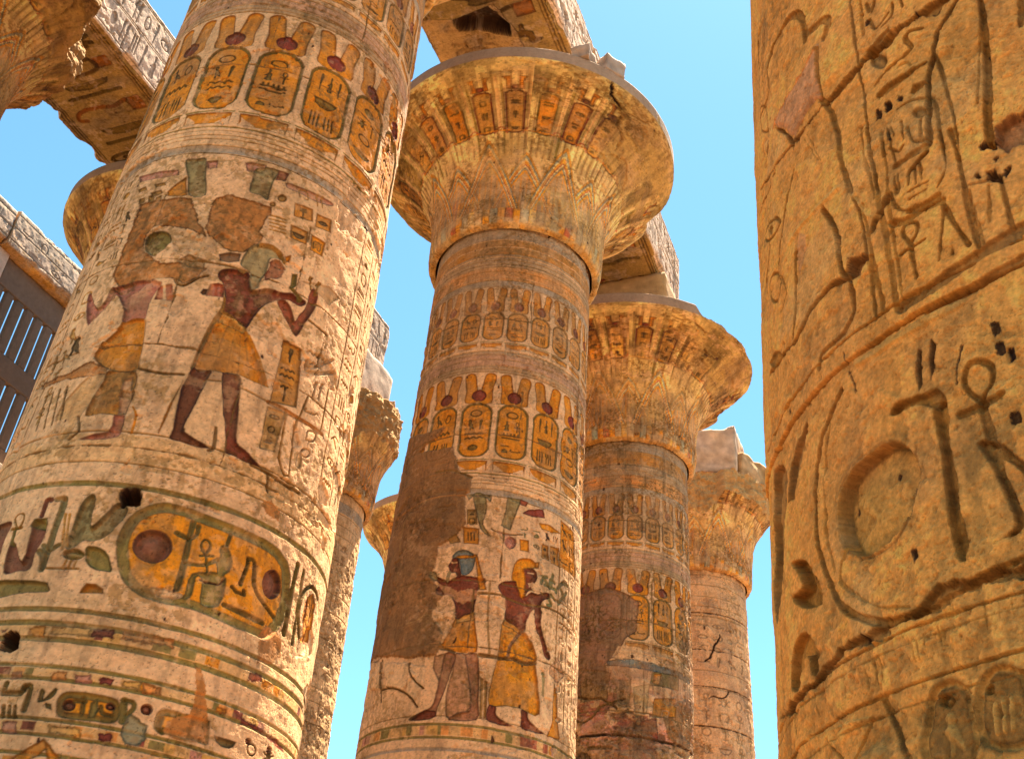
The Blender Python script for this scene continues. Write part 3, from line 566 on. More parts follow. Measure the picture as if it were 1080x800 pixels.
ART['C3']=[
('P','-1960 10558 -926 10221 -606 10324 -353 10362 52 10209 334 10034 298 9633 285 9354 71 9161 -74 8831 -334 8581 -267 8168 -580 7859 -1508 8034','rough',0.03,0,1),
('P','882 7592 1299 8029 1945 8334 1903 7107 1273 7070 1016 7234','plas2',-0.01,0,1),
('P','-298 8663 155 8721 800 8709 1830 8711 1819 8581 799 8526 158 8530 -295 8563','blue',0.01,0,1),
('P','-185 8745 -78 9000 463 8972 1854 8976 1830 8711 800 8692 155 8721','cream',0,0,0.9),
('P','627 8503 1316 8611 1306 8276 587 8208','grn2',0.01,1,1),
('P','669 8471 844 8504 797 8254 644 8260','och',0.01,1,1),
('P','669 7942 1242 8092 1176 7670 628 7536','ochd',0.02,1,1),
('T','840 8062 1242 8092 1020 7548 794 7571','cream',0.02),
('P','397 7418 710 7553 791 7103 475 6966','redb',0.01,1,0.8),
('P','-921 8562 -214 8413 -272 7844 -829 7807','dirt',0.02,0,1),
('P','239 8113 587 8249 510 7593 285 7481','green',0.01,1,0.5),
('P','-134 8250 200 8271 170 7784 -47 7689','green',0.01,1,0.5),
('P','-811 7484 -336 7527 -108 7216 -380 6678 -780 6933','pink',0,0,0.7),
('P','-243 6905 182 7005 708 6932 789 6570 -300 6452','redb',0.02,0,0.6),
('L','-789 7089 -105 7100 628 7108 1973 7129',0.06,'dark',0.06,1),
('L','-613 6841 -169 6845',0.08,'dirt',0.05,1),
]
ART['R']=[
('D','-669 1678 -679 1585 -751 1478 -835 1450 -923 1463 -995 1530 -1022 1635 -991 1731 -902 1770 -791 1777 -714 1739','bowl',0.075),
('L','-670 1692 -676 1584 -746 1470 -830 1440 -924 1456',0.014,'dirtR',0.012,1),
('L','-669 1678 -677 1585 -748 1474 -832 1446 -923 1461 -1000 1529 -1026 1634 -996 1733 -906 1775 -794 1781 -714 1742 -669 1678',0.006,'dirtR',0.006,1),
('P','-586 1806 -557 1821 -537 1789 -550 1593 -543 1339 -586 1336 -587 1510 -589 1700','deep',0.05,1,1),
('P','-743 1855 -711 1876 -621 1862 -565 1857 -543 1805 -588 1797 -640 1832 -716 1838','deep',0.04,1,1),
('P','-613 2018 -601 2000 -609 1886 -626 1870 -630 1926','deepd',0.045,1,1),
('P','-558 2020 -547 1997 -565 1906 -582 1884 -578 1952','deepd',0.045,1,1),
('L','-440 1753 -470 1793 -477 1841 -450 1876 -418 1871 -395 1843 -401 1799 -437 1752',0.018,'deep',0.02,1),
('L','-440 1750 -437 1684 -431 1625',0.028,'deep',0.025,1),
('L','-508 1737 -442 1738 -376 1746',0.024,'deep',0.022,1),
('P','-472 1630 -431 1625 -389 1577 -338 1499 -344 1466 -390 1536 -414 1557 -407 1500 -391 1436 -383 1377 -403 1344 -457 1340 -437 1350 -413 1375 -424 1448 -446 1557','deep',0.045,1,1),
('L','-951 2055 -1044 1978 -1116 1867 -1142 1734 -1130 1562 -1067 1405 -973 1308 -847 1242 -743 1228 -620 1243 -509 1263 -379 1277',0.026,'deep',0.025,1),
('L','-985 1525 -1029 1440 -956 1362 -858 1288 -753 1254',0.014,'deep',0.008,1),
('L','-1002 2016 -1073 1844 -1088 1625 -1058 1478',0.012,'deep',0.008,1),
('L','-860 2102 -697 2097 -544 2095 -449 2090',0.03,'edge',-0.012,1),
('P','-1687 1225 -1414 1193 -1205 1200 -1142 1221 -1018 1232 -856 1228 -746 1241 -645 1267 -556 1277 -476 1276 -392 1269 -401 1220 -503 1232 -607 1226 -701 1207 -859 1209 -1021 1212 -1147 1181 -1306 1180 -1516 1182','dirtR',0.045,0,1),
('P','-1364 1634 -1293 1614 -1221 1576 -1165 1498 -1145 1409 -1299 1454 -1381 1524 -1284 1513 -1300 1568','deep',0.07,1,1),
('P','-1427 1242 -1389 1343 -1328 1372 -1251 1354 -1199 1295 -1194 1218 -1241 1223 -1261 1285 -1313 1247 -1352 1211','deep',0.05,1,1),
('P','-1556 2087 -1377 1980 -1410 1825 -1450 1673 -1561 1531 -1667 1575 -1651 1836','dirtR',0.05,1,1),
('P','-1176 2071 -1159 2029 -1228 1928 -1296 1842 -1374 1852 -1319 1978','dirtR',0.04,1,1),
('L','-1430 1171 -1409 1099',0.006,'deep',0.006,0),
('L','-1232 1156 -1220 1090',0.006,'deep',0.006,0),
('L','-1045 1148 -1038 1086',0.006,'deep',0.006,0),
('L','-965 1148 -960 1087',0.006,'deep',0.006,0),
('L','-941 1143 -937 1082',0.006,'deep',0.006,0),
('L','-902 1148 -898 1088',0.006,'deep',0.006,0),
('L','-879 1149 -876 1090',0.006,'deep',0.006,0),
('L','-753 1160 -751 1103',0.006,'deep',0.006,0),
('L','-736 1160 -735 1103',0.006,'deep',0.006,0),
('L','-712 1162 -711 1105',0.006,'deep',0.006,0),
('L','-664 1167 -664 1110',0.006,'deep',0.006,0),
('L','-653 1166 -653 1110',0.006,'deep',0.006,0),
('L','-523 1186 -525 1131',0.006,'deep',0.006,0),
('L','-485 1184 -487 1130',0.006,'deep',0.006,0),
('L','-451 1188 -453 1134',0.006,'deep',0.006,0),
('K','-762 850 -742 977 -726 1008 -693 1031 -649 1031 -615 1011 -598 976 -610 820','edge','deepR',0.02,0.018),
('K','-588 856 -589 957 -571 1005 -537 1030 -499 1029 -462 1009 -448 968 -464 833','edge','deepR',0.02,0.018),
('D','-653 979 -656 973 -662 969 -671 967 -681 968 -691 972 -698 978 -703 985 -704 992 -701 998 -695 1002 -686 1004 -676 1003 -666 999 -658 993 -654 986','deep',0.03),
('D','-538 980 -540 974 -544 970 -550 968 -555 968 -561 971 -565 975 -568 981 -568 987 -566 992 -562 996 -556 998 -550 998 -545 996 -541 991 -538 986','deep',0.03),
('T','-731 974 -608 962 -615 829 -745 847','edge',-0.012),
('T','-572 970 -464 971 -478 851 -577 854','edge',-0.012),
('L','-883 1037 -857 978 -809 860',0.02,'deep',0.02,1),
('L','-1181 1018 -1062 910',0.012,'deep',0.012,1),
('L','-1325 1054 -1104 1026 -940 1005',0.01,'edge',-0.008,1),
('L','-940 1005 -949 993 -1027 911',0.012,'deep',0.012,1),
('P','-1009 915 -957 940 -897 943 -876 893 -867 864 -1012 898','edge',-0.01,1,1),
('L','-683 3013 -676 2766 -660 2500 -655 2183',0.02,'deep',0.012,1),
('L','-713 3040 -703 2808 -688 2671',0.012,'deep',0.01,1),
('L','-628 2944 -624 2778 -630 2508 -628 2184',0.012,'deep',0.01,1),
('L','-749 2697 -728 2519 -715 2302 -712 2218',0.014,'deep',0.012,1),
('L','-573 2395 -593 2444 -593 2463 -575 2479 -542 2462 -544 2420 -571 2394',0.012,'deep',0.02,1),
('L','-570 2382 -570 2326 -570 2258',0.022,'deep',0.02,1),
('L','-615 2379 -567 2375 -520 2377',0.014,'deep',0.02,1),
('L','-441 2456 -460 2366 -484 2268',0.012,'deep',0.016,1),
('L','-442 2471 -415 2365 -386 2271',0.018,'deep',0.022,1),
('P','-452 2262 -434 2315 -432 2263','deep',0.02,1,1),
('L','-409 2777 -407 2667 -412 2601 -450 2548',0.014,'deep',0.015,1),
('L','-376 2753 -367 2629 -365 2492 -365 2352 -359 2251',0.02,'deep',0.02,1),
('L','-354 2466 -352 2344 -342 2250',0.012,'deep',0.012,1),
('L','-617 2643 -610 2588 -588 2548 -559 2526',0.014,'deep',0.015,1),
('L','-559 2526 -505 2513 -455 2513',0.03,'deep',0.02,1),
('L','-624 2519 -577 2495 -507 2500 -443 2486',0.03,'deep',0.02,1),
('L','-589 2750 -525 2743 -456 2739',0.03,'deep',0.02,1),
('P','-549 2664 -537 2690 -457 2729 -456 2708 -526 2672','deep',0.04,1,1),
('L','-514 2694 -519 2611',0.012,'deep',0.014,1),
('L','-494 2684 -495 2614',0.012,'deep',0.014,1),
('L','-538 2681 -546 2626',0.012,'deep',0.014,1),
('L','-553 2601 -477 2592',0.012,'deep',0.014,1),
('L','-553 2571 -489 2565',0.012,'deep',0.014,1),
('L','-599 2898 -586 2769',0.012,'deep',0.014,1),
('L','-564 2794 -543 2810',0.012,'deep',0.014,1),
('L','-581 2703 -587 2621',0.012,'deep',0.014,1),
('L','-595 2703 -596 2622',0.012,'deep',0.014,1),
('L','-647 2530 -619 2520 -642 2488',0.01,'deep',0.01,1),
('P','-719 2552 -704 2586 -665 2613 -642 2641 -618 2638 -626 2614 -663 2591 -702 2560','deep',0.035,1,1),
('P','-246 2599 -232 2659 -183 2678 -145 2664 -165 2549 -192 2546 -232 2553','plasR',0.06,0,1),
('P','-315 2622 -298 2633 -269 2633 -252 2607 -245 2573 -268 2595 -297 2597','hole',0.05,0,1),
('P','-300 2477 -289 2510 -268 2508 -249 2466 -262 2458 -282 2463','hole',0.06,0,1),
('P','-326 2514 -316 2522 -309 2499 -318 2488','hole',0.05,0,1),
('P','-260 2559 -250 2553 -259 2520 -267 2525','hole',0.04,0,1),
('P','-246 2474 -236 2491 -222 2493 -224 2470 -239 2456','hole',0.04,0,1),
('L','-350 2492 -295 2471 -257 2450',0.012,'dirtR',0.012,1),
('L','-256 2452 -255 2341 -255 2271',0.014,'deep',0.015,1),
('L','-294 2456 -313 2321',0.01,'deep',0.01,1),
('L','-638 2181 -511 2192 -379 2219 -227 2247',0.05,'dirtR',0.025,1),
('L','-553 2122 -445 2120 -330 2132 -243 2145',0.028,'dirtR',0.02,1),
('P','-679 3371 -598 3378 -522 3390 -402 3382 -330 3385 -294 3365 -296 3350 -366 3347 -457 3350 -574 3338 -682 3345','dirtR',0.055,0,1),
('L','-270 3322 -307 3276 -356 3226 -384 3138 -419 3042 -430 2940 -440 2851 -449 2753',0.022,'dirtR',0.04,0),
('L','-195 3283 -205 3120 -219 2978 -235 2844 -256 2718 -263 2633',0.026,'deep',0.035,1),
('L','-379 3122 -363 2947 -357 2770 -363 2611',0.014,'deep',0.018,1),
('L','-218 3130 -256 2906 -275 2805',0.008,'deep',0.008,1),
('L','-73 3186 -92 3059',0.02,'deep',0.015,1),
('P','-629 3126 -598 3143 -554 3136 -494 3136 -419 3127 -439 3110 -515 3102 -568 3096 -604 3101','deep',0.03,1,1),
('P','-491 3028 -476 3048 -440 3044 -422 3033 -445 3012 -477 3011','deep',0.03,1,1),
('D','-560 3249 -565 3237 -574 3232 -586 3234 -600 3243 -613 3259 -624 3278 -631 3298 -632 3315 -627 3327 -618 3331 -605 3328 -591 3318 -578 3303 -567 3284 -561 3265','deep',0.02),
('P','-591 3052 -577 3042 -580 3012 -593 3021','hole',0.02,0,1),
('P','-633 3047 -618 3037 -621 3006 -635 3016','hole',0.02,0,1),
('P','-538 3053 -524 3044 -527 3014 -540 3022','hole',0.02,0,1),
('L','-630 3193 -554 3210 -500 3216 -456 3231',0.014,'deep',0.014,1),
('L','-472 3300 -453 3314 -407 3288',0.012,'deep',0.015,1),
('L','-473 3303 -473 3279 -459 3239',0.02,'deep',0.02,1),
('L','-522 3182 -487 3183 -475 3151',0.012,'deep',0.01,1),
('D','-444 2887 -447 2881 -453 2878 -461 2879 -470 2885 -480 2894 -487 2905 -491 2916 -492 2926 -489 2932 -483 2935 -474 2933 -465 2927 -456 2918 -448 2908 -444 2897','deep',0.02),
('L','-539 2919 -542 2834',0.012,'deep',0.014,1),
('L','-597 2937 -589 2862',0.012,'deep',0.014,1),
('L','-581 2924 -574 2879',0.012,'deep',0.014,1),
('L','-520 2875 -506 2797 -456 2768',0.012,'deep',0.014,1),
('L','-468 2873 -477 2784',0.012,'deep',0.014,1),
('L','-547 2990 -505 2991 -423 2945 -409 2885 -409 2733 -408 2641',0.012,'deep',0.014,1),
('L','-620 2936 -629 2826',0.012,'deep',0.014,1),
('L','-601 2842 -564 2794 -546 2804',0.012,'deep',0.014,1),
('L','-505 3524 -512 3462 -562 3440',0.014,'deep',0.015,1),
('L','-617 3637 -608 3580',0.014,'deep',0.015,1),
('L','-579 3611 -595 3566',0.014,'deep',0.015,1),
('L','-470 3514 -464 3461',0.014,'deep',0.015,1),
('L','-609 3533 -588 3454 -528 3488',0.014,'deep',0.015,1),
('P','-427 3416 -419 3411 -411 3350 -419 3347','hole',0.03,0,1),
('P','-340 3355 -335 3345 -341 3316 -345 3329','hole',0.03,0,1),
('P','-303 2878 -295 2875 -293 2851 -302 2851','hole',0.02,0,1),
('P','-206 3028 -202 3021 -209 2996 -213 3005','hole',0.015,0,1),
('L','-902 3368 -860 3262 -834 3111 -817 2963 -797 2806',0.028,'deep',0.022,1),
('P','-1103 3338 -1034 3338 -954 3339 -888 3349 -774 3337 -682 3360 -609 3371 -521 3373 -529 3314 -604 3320 -674 3320 -752 3302 -855 3310 -922 3322 -1009 3313 -1086 3308','dirtR',0.045,0,1),
('L','-1556 3483 -1384 3419 -1271 3379 -1105 3326',0.016,'dirtR',0.03,0),
('P','-887 3659 -900 3531 -897 3378 -1020 3378 -1092 3347 -1130 3392 -1180 3481 -1264 3580 -1193 3593 -1076 3601 -976 3624','pinkR',-0.012,0,1),
('L','-1293 3589 -1193 3593 -1077 3594 -977 3611 -896 3647',0.014,'orng',-0.012,1),
('P','-1279 3581 -1192 3486 -1122 3370 -1107 3308 -1118 3300 -1184 3438','deep',0.05,1,1),
('L','-1314 4009 -1255 4085 -1144 4069 -1053 4042 -989 3967 -968 3882 -968 3798',0.04,'deep',0.025,1),
('L','-940 3805 -843 3772 -810 3722 -839 3665',0.04,'deep',0.018,1),
('L','-1331 4013 -1329 3871 -1391 3845 -1489 3857',0.02,'deep',0.02,1),
('L','-688 3751 -688 3522 -687 3319 -682 3062 -682 2827 -680 2713',0.014,'deep',0.014,1),
('L','-644 3689 -644 3478',0.012,'deep',0.012,1),
('L','-1795 5078 -1671 4553 -1511 4541',0.01,'deep',0.01,1),
('L','-1348 4379 -1392 4194',0.015,'deep',0.02,1),
('L','-1500 4389 -1511 4199',0.02,'deepd',0.03,1),
('L','-1375 3650 -1457 3531',0.02,'deep',0.02,1),
('L','-888 3646 -896 3499 -893 3374',0.012,'deep',0.015,1),
('P','-648 3388 -607 3389 -526 3418 -531 3382 -599 3367 -635 3349','deep',0.02,1,1),
('L','-1032 3270 -989 3165 -949 3079',0.006,'deep',0.004,1),
('L','-1012 3277 -934 3066',0.005,'deep',0.004,1),
('L','-631 3054 -636 3016',0.018,'hole',0.02,0),
('L','-584 3049 -580 3010',0.018,'hole',0.02,0),
('L','-595 2917 -595 2882',0.018,'hole',0.02,0),
('L','-946 2831 -889 2699 -879 2595 -872 2508 -857 2446',0.026,'deep',0.045,1),
('L','-810 2916 -787 2777 -754 2618 -746 2463',0.014,'deep',0.016,1),
('L','-787 2777 -747 2672 -717 2614 -672 2592 -627 2629',0.01,'edge',-0.008,1),
('P','-837 2526 -746 2463 -776 2434 -797 2421 -831 2409 -860 2454 -850 2481','hole2',0.075,0,1),
('L','-848 2436 -924 2466 -988 2465 -1059 2459 -1131 2429 -1200 2409',0.03,'dirtR',0.045,0),
('L','-1200 2409 -1316 2442 -1510 2480',0.02,'dirtR',0.03,0),
('L','-631 2644 -666 2594 -713 2547',0.018,'dirtR',0.03,0),
('L','-1184 2860 -1092 2868 -995 2859 -849 2853',0.022,'edge',-0.014,1),
('L','-1145 3207 -1213 3059 -1287 2919 -1350 2813',0.018,'deep',0.02,1),
('L','-1301 3353 -1472 3364 -1626 3382',0.012,'deep',0.02,1),
('L','-1145 2778 -1169 2574 -1208 2438',0.022,'deep',0.02,1),
('P','-1105 2847 -1059 2797 -1080 2701 -1125 2662 -1135 2770','pinkR',0,1,0.6),
('L','-832 2401 -830 2312 -848 2270',0.022,'deep',0.03,1),
('L','-848 2270 -908 2235 -1014 2240 -1037 2191',0.024,'deep',0.018,1),
('L','-731 2452 -743 2308 -745 2204',0.014,'deep',0.014,1),
('L','-748 2464 -719 2314 -706 2242',0.012,'deep',0.01,1),
('L','-902 2168 -900 2126 -898 2089',0.01,'hole',0.03,0),
('L','-1423 3173 -1421 3031 -1516 2931',0.016,'deep',0.018,1),
('L','-1302 2800 -1257 2677 -1356 2639',0.012,'deep',0.012,1),
('L','-904 2168 -891 2090',0.006,'hole',0.02,0),
('L','-891 2079 -878 2010',0.006,'hole',0.02,0),
('P','-366 1970 -356 1968 -356 1943 -365 1942','hole',0.02,0,1),
('P','-363 1904 -353 1902 -353 1878 -361 1877','hole',0.02,0,1),
('P','-337 1868 -328 1866 -328 1842 -336 1841','hole',0.02,0,1),
('P','-362 1674 -352 1672 -352 1650 -360 1649','hole',0.02,0,1),
('L','-466 1945 -492 1885 -502 1835',0.004,'hole',0.01,0),
('T','-1560 3321 -1214 3167 -1226 2562 -1522 2736','deep',0.014),
('T','-1529 2695 -1271 2508 -1315 2327 -1544 2394','deep',0.014),
('T','-1546 4339 -1330 4091 -1310 3528 -1533 3751','deep',0.014),
]

# ---------------------------------------------------------------- materials
def stone_mat(name, rough=.9, bump=.25, scale=22., tint=(1, 1, 1), vary=.16):
    m = bpy.data.materials.new(name); m.use_nodes = True; n = m.node_tree.nodes; l = m.node_tree.links
    b = n['Principled BSDF']; b.inputs['Roughness'].default_value = rough; b.inputs['Specular IOR Level'].default_value = .15
    at = n.new('ShaderNodeAttribute'); at.attribute_name = 'Col'
    tc = n.new('ShaderNodeTexCoord')
    no = n.new('ShaderNodeTexNoise'); no.inputs['Scale'].default_value = scale; no.inputs['Detail'].default_value = 8; no.inputs['Roughness'].default_value = .68
    n2 = n.new('ShaderNodeTexNoise'); n2.inputs['Scale'].default_value = scale*4.3; n2.inputs['Detail'].default_value = 4
    l.new(tc.outputs['Object'], no.inputs['Vector']); l.new(tc.outputs['Object'], n2.inputs['Vector'])
    mr = n.new('ShaderNodeMapRange'); mr.inputs[1].default_value = .3; mr.inputs[2].default_value = .7
    mr.inputs[3].default_value = 1-vary; mr.inputs[4].default_value = 1+vary; l.new(no.outputs['Fac'], mr.inputs[0])
    mx = n.new('ShaderNodeMix'); mx.data_type = 'RGBA'; mx.blend_type = 'MULTIPLY'; mx.inputs[0].default_value = 1
    l.new(at.outputs['Color'], mx.inputs[6]); l.new(mr.outputs[0], mx.inputs[7])
    l.new(mx.outputs[2], b.inputs['Base Color'])
    ad = n.new('ShaderNodeMath'); ad.operation = 'ADD'; l.new(no.outputs['Fac'], ad.inputs[0]); l.new(n2.outputs['Fac'], ad.inputs[1])
    bp = n.new('ShaderNodeBump'); bp.inputs['Strength'].default_value = bump; bp.inputs['Distance'].default_value = .02
    l.new(ad.outputs[0], bp.inputs['Height']); l.new(bp.outputs[0], b.inputs['Normal'])
    return m
M_NEAR = stone_mat('carved_sandstone', bump=.5, scale=55, vary=.24)
M_PAINT = stone_mat('painted_sandstone', bump=.35, scale=14)
M_ROCK = stone_mat('weathered_sandstone', bump=.6, scale=7)

# ---------------------------------------------------------------- mesh helpers
def grid_mesh(name, P, Cc, mat, parent=None, wrap=False, smooth=True, caps=()):
    """P (h,w,3), Cc (h,w,3). caps: list of extra (points loop) polygons given as index rows"""
    h, w_ = P.shape[:2]
    me = bpy.data.meshes.new(name)
    idx = np.arange(h*w_).reshape(h, w_)
    if wrap: r = np.concatenate([idx, idx[:, :1]], 1)
    else: r = idx
    q = np.stack([r[:-1, :-1], r[:-1, 1:], r[1:, 1:], r[1:, :-1]], -1).reshape(-1, 4)
    nq = len(q)
    me.vertices.add(h*w_); me.vertices.foreach_set('co', P.reshape(-1).astype(np.float32))
    me.loops.add(nq*4); me.loops.foreach_set('vertex_index', q.reshape(-1).astype(np.int32))
    me.polygons.add(nq); me.polygons.foreach_set('loop_start', (np.arange(nq)*4).astype(np.int32))
    me.polygons.foreach_set('use_smooth', np.full(nq, smooth))
    me.update(calc_edges=True)
    a = me.color_attributes.new('Col', 'FLOAT_COLOR', 'POINT')
    c4 = np.ones((h*w_, 4), np.float32); c4[:, :3] = Cc.reshape(-1, 3); a.data.foreach_set('color', c4.reshape(-1))
    me.materials.append(mat)
    o = bpy.data.objects.new(name, me); S.collection.objects.link(o)
    if parent: o.parent = parent
    return o
def thing(name, label, cat, loc, group=None, rz=0.):
    o = bpy.data.objects.new(name, None); S.collection.objects.link(o); o.location = loc; o.rotation_euler = (0, 0, rz)
    o.empty_display_size = .5
    o['label'] = label; o['category'] = cat; o['kind'] = 'thing'
    if group: o['group'] = group
    return o

# ---------------------------------------------------------------- the decoration programme shared by the painted columns
def uraeus_pair(cv, x, y0, y1, w2, c='och', bg='cream', dcol='redb'):
    h = y1-y0
    for sgn in (-1, 1):
        cv.poly([(x+sgn*w2*.03, y0), (x+sgn*w2*.86, y0), (x+sgn*w2*.88, y0+h*.4), (x+sgn*w2*1.02, y0+h*.78), (x+sgn*w2*1.0, y0+h*.95), (x+sgn*w2*.66, y0+h*1.02), (x+sgn*w2*.34, y0+h*.96), (x+sgn*w2*.24, y0+h*.74), (x+sgn*w2*.09, y0+h*.36)], c, .02)
    cv.boxc(x-w2*.75, x+w2*.75, y0, y0+h*.30, c)
    cv.disc(circ_(x, y0+h*.24, w2*.48, h*.19), dcol, .025)
def frieze(cv, yb, yc, yt, yu, pitch, ph, ink='ochk', fade=None):
    cv.band(yb-.02, yu+.02, 'cream')
    k0 = int((cv.x[0]-ph)/pitch)-1
    k = k0; names = [['sun', 'seat ankh', 'comb', 'loaf arm'], ['reed seat reed', 'basket', 'bars bars'], ['disc', 'scarab was', 'sun', 'basket'], ['bird sun', 'water', 'reeds bars'], ['sun', 'owl feather', 'water2', 'disc']]
    while ph+k*pitch < cv.x[-1]+pitch:
        x = ph+k*pitch; w2 = pitch*.43
        pts = []
        r = w2*.8
        for (cx, cy, a0) in ((x+w2-r, yt-r, 0), (x-w2+r, yt-r, 90), (x-w2+r, yc+r, 180), (x+w2-r, yc+r, 270)):
            for t in range(0, 91, 18): a = radians(a0+t); pts.append((cx+r*math.cos(a), cy+r*math.sin(a)))
        pts = [(a, b) for a, b in pts]
        cv.cart(np.array(pts), 'grn2', 'och', .028 if pitch > .5 else .02, .03)
        nm = names[k % len(names)]; n = len(nm); hh = (yt-yc-.16)/n
        for j, g in enumerate(nm):
            b = yt-.08-(j+1)*hh
            gs = g.split(); ng = len(gs)
            for gi, g1 in enumerate(gs): cv.glyph(lambda v: np.array([x-w2*.68+(gi+v[0]*.94)*w2*1.36/ng, b+v[1]*hh*.95]), 'ochk', .02, g1, .085)
        uraeus_pair(cv, x, yt+.02, yu, w2)
        cv.poly([(x-w2, yc-.07), (x+w2, yc-.07), (x+w2*.95, yb+.03), (x-w2*.95, yb+.03)], 'och', .012, 0, wob=.004)
        for sg in (-1, 1): cv.poly([(x+sg*w2*.92, yb+.03), (x+sg*w2*.92, yc-.12), (x+sg*w2*.35, yb+.05)], 'cream', 0, 0)
        cv.line([(x-w2*1.05, yc-.045), (x+w2*1.05, yc-.045)], .02, 'grn2', .008, 0)
        k += 1
def programme(cv, ph, lower=True, mauve=.35):
    cv.band(13.2, 15.5, 'mauve')
    for a, b, c in ((14.42, 14.75, 'och'), (14.2, 14.42, 'ochd'), (13.86, 14.18, 'grey'), (13.52, 13.84, 'ochd'), (13.2, 13.5, 'mauve'), (12.88, 13.18, 'ochp'), (12.72, 12.86, 'grey')): cv.band(a, b, c)
    for y in (14.18, 13.85, 13.5, 13.19, 12.87, 12.72, 11.28): cv.ring(y, .02, 'dirt', .015)
    frieze(cv, 11.32, 11.52, 12.15, 12.70, .42, ph*.7)
    cv.band(10.84, 11.28, 'mauve'); cv.band(10.98, 11.22, 'pink', .35)
    cv.ring(10.84, .02, 'dirt', .012)
    frieze(cv, 8.87, 9.15, 10.2, 10.80, .59, ph)
    cv.ring(8.85, .022, 'grn2', .012); cv.ring(8.79, .012, 'dirt', .01); cv.band(8.58, 8.78, 'cream'); cv.ring(8.56, .02, 'dirt', .012)
    if lower: cv.ring(8.5, .10, 'grey', .012); cv.ring(8.44, .014, 'line', .012)
    rg = random.Random(cv.seed); y = 12.95
    while y < 14.5:
        cv.ring(y, rg.uniform(.012, .03), rg.choice(['dirt', 'ochd', 'grey', 'cream', 'line']), .014); y += rg.uniform(.08, .17)
    for y in (11.2, 11.1, 10.97, 10.9, 8.72, 8.66): cv.ring(y, .014, 'dirt', .012)
    # tone of the weathered upper shaft
    n = sm(cv.Y, 10.6, 12.2)*(.35+.65*sm(fbm(cv.X, cv.Y, 2.6, cv.seed+33, 4), .40, .62))*mauve*.8
    cv.C += (PAL['mauve']*.9-cv.C)*np.clip(n, 0, .8)[..., None]

RNECK = 1.5
def shaft_mesh(col, c, zn, cv, r0, t, zr, mat, ztop, facing, nco=40):
    """cv covers part of the arc and height finely; the rest is filled coarsely (r0 at zr, growing downward by t per metre)"""
    th_f = cv.x/1.5; full = 2*pi
    gap0, gap1 = th_f[-1], th_f[0]+full
    n = max(6, int((gap1-gap0)/.09)); th_c = np.linspace(gap0, gap1, n+2)[1:-1]
    th = np.concatenate([th_f, th_c]); nc = len(th_c)
    zb = -CAM_H
    nb = max(2, int((cv.y[0]-zb)/.3)); yb = np.linspace(zb, cv.y[0], nb+1)[:-1]
    if cv.y[-1] < ztop-.05: ya = np.linspace(cv.y[-1], ztop, max(2, int((ztop-cv.y[-1])/.3))+1)[1:]
    else: ya = np.array([])
    Y = np.concatenate([yb, cv.y, ya]); nh = len(Y); nw = len(th)
    H = np.zeros((nh, nw), np.float32); C = np.empty((nh, nw, 3), np.float32)
    C[:] = cv.C[::7, ::7].mean((0, 1))
    j = len(yb); H[j:j+cv.h, :cv.w] = cv.H; C[j:j+cv.h, :cv.w] = cv.C
    # mirrored continuation round the back and soft blend above and below
    src = (cv.w-1-np.linspace(0, 1, nc)*(cv.w-1)).astype(int)
    H[j:j+cv.h, cv.w:] = cv.H[:, src]; C[j:j+cv.h, cv.w:] = cv.C[:, src]
    if j: k = np.minimum(cv.h-1, np.linspace(cv.h*.35, 0, j).astype(int)); C[:j] = C[j:j+cv.h][k]; H[:j] = H[j:j+cv.h][k]
    if len(ya): k = np.linspace(cv.h-1, cv.h*.6, len(ya)).astype(int); C[j+cv.h:] = C[j:j+cv.h][k]; H[j+cv.h:] = H[j:j+cv.h][k]
    R = (r0+t*(zr-Y))[:, None]+H
    A = (facing+th)[None, :]
    P = np.stack([R*np.cos(A), R*np.sin(A), np.repeat((Y+CAM_H)[:, None], nw, 1)], -1)
    return grid_mesh('shaft', P, C, mat, col, wrap=True)

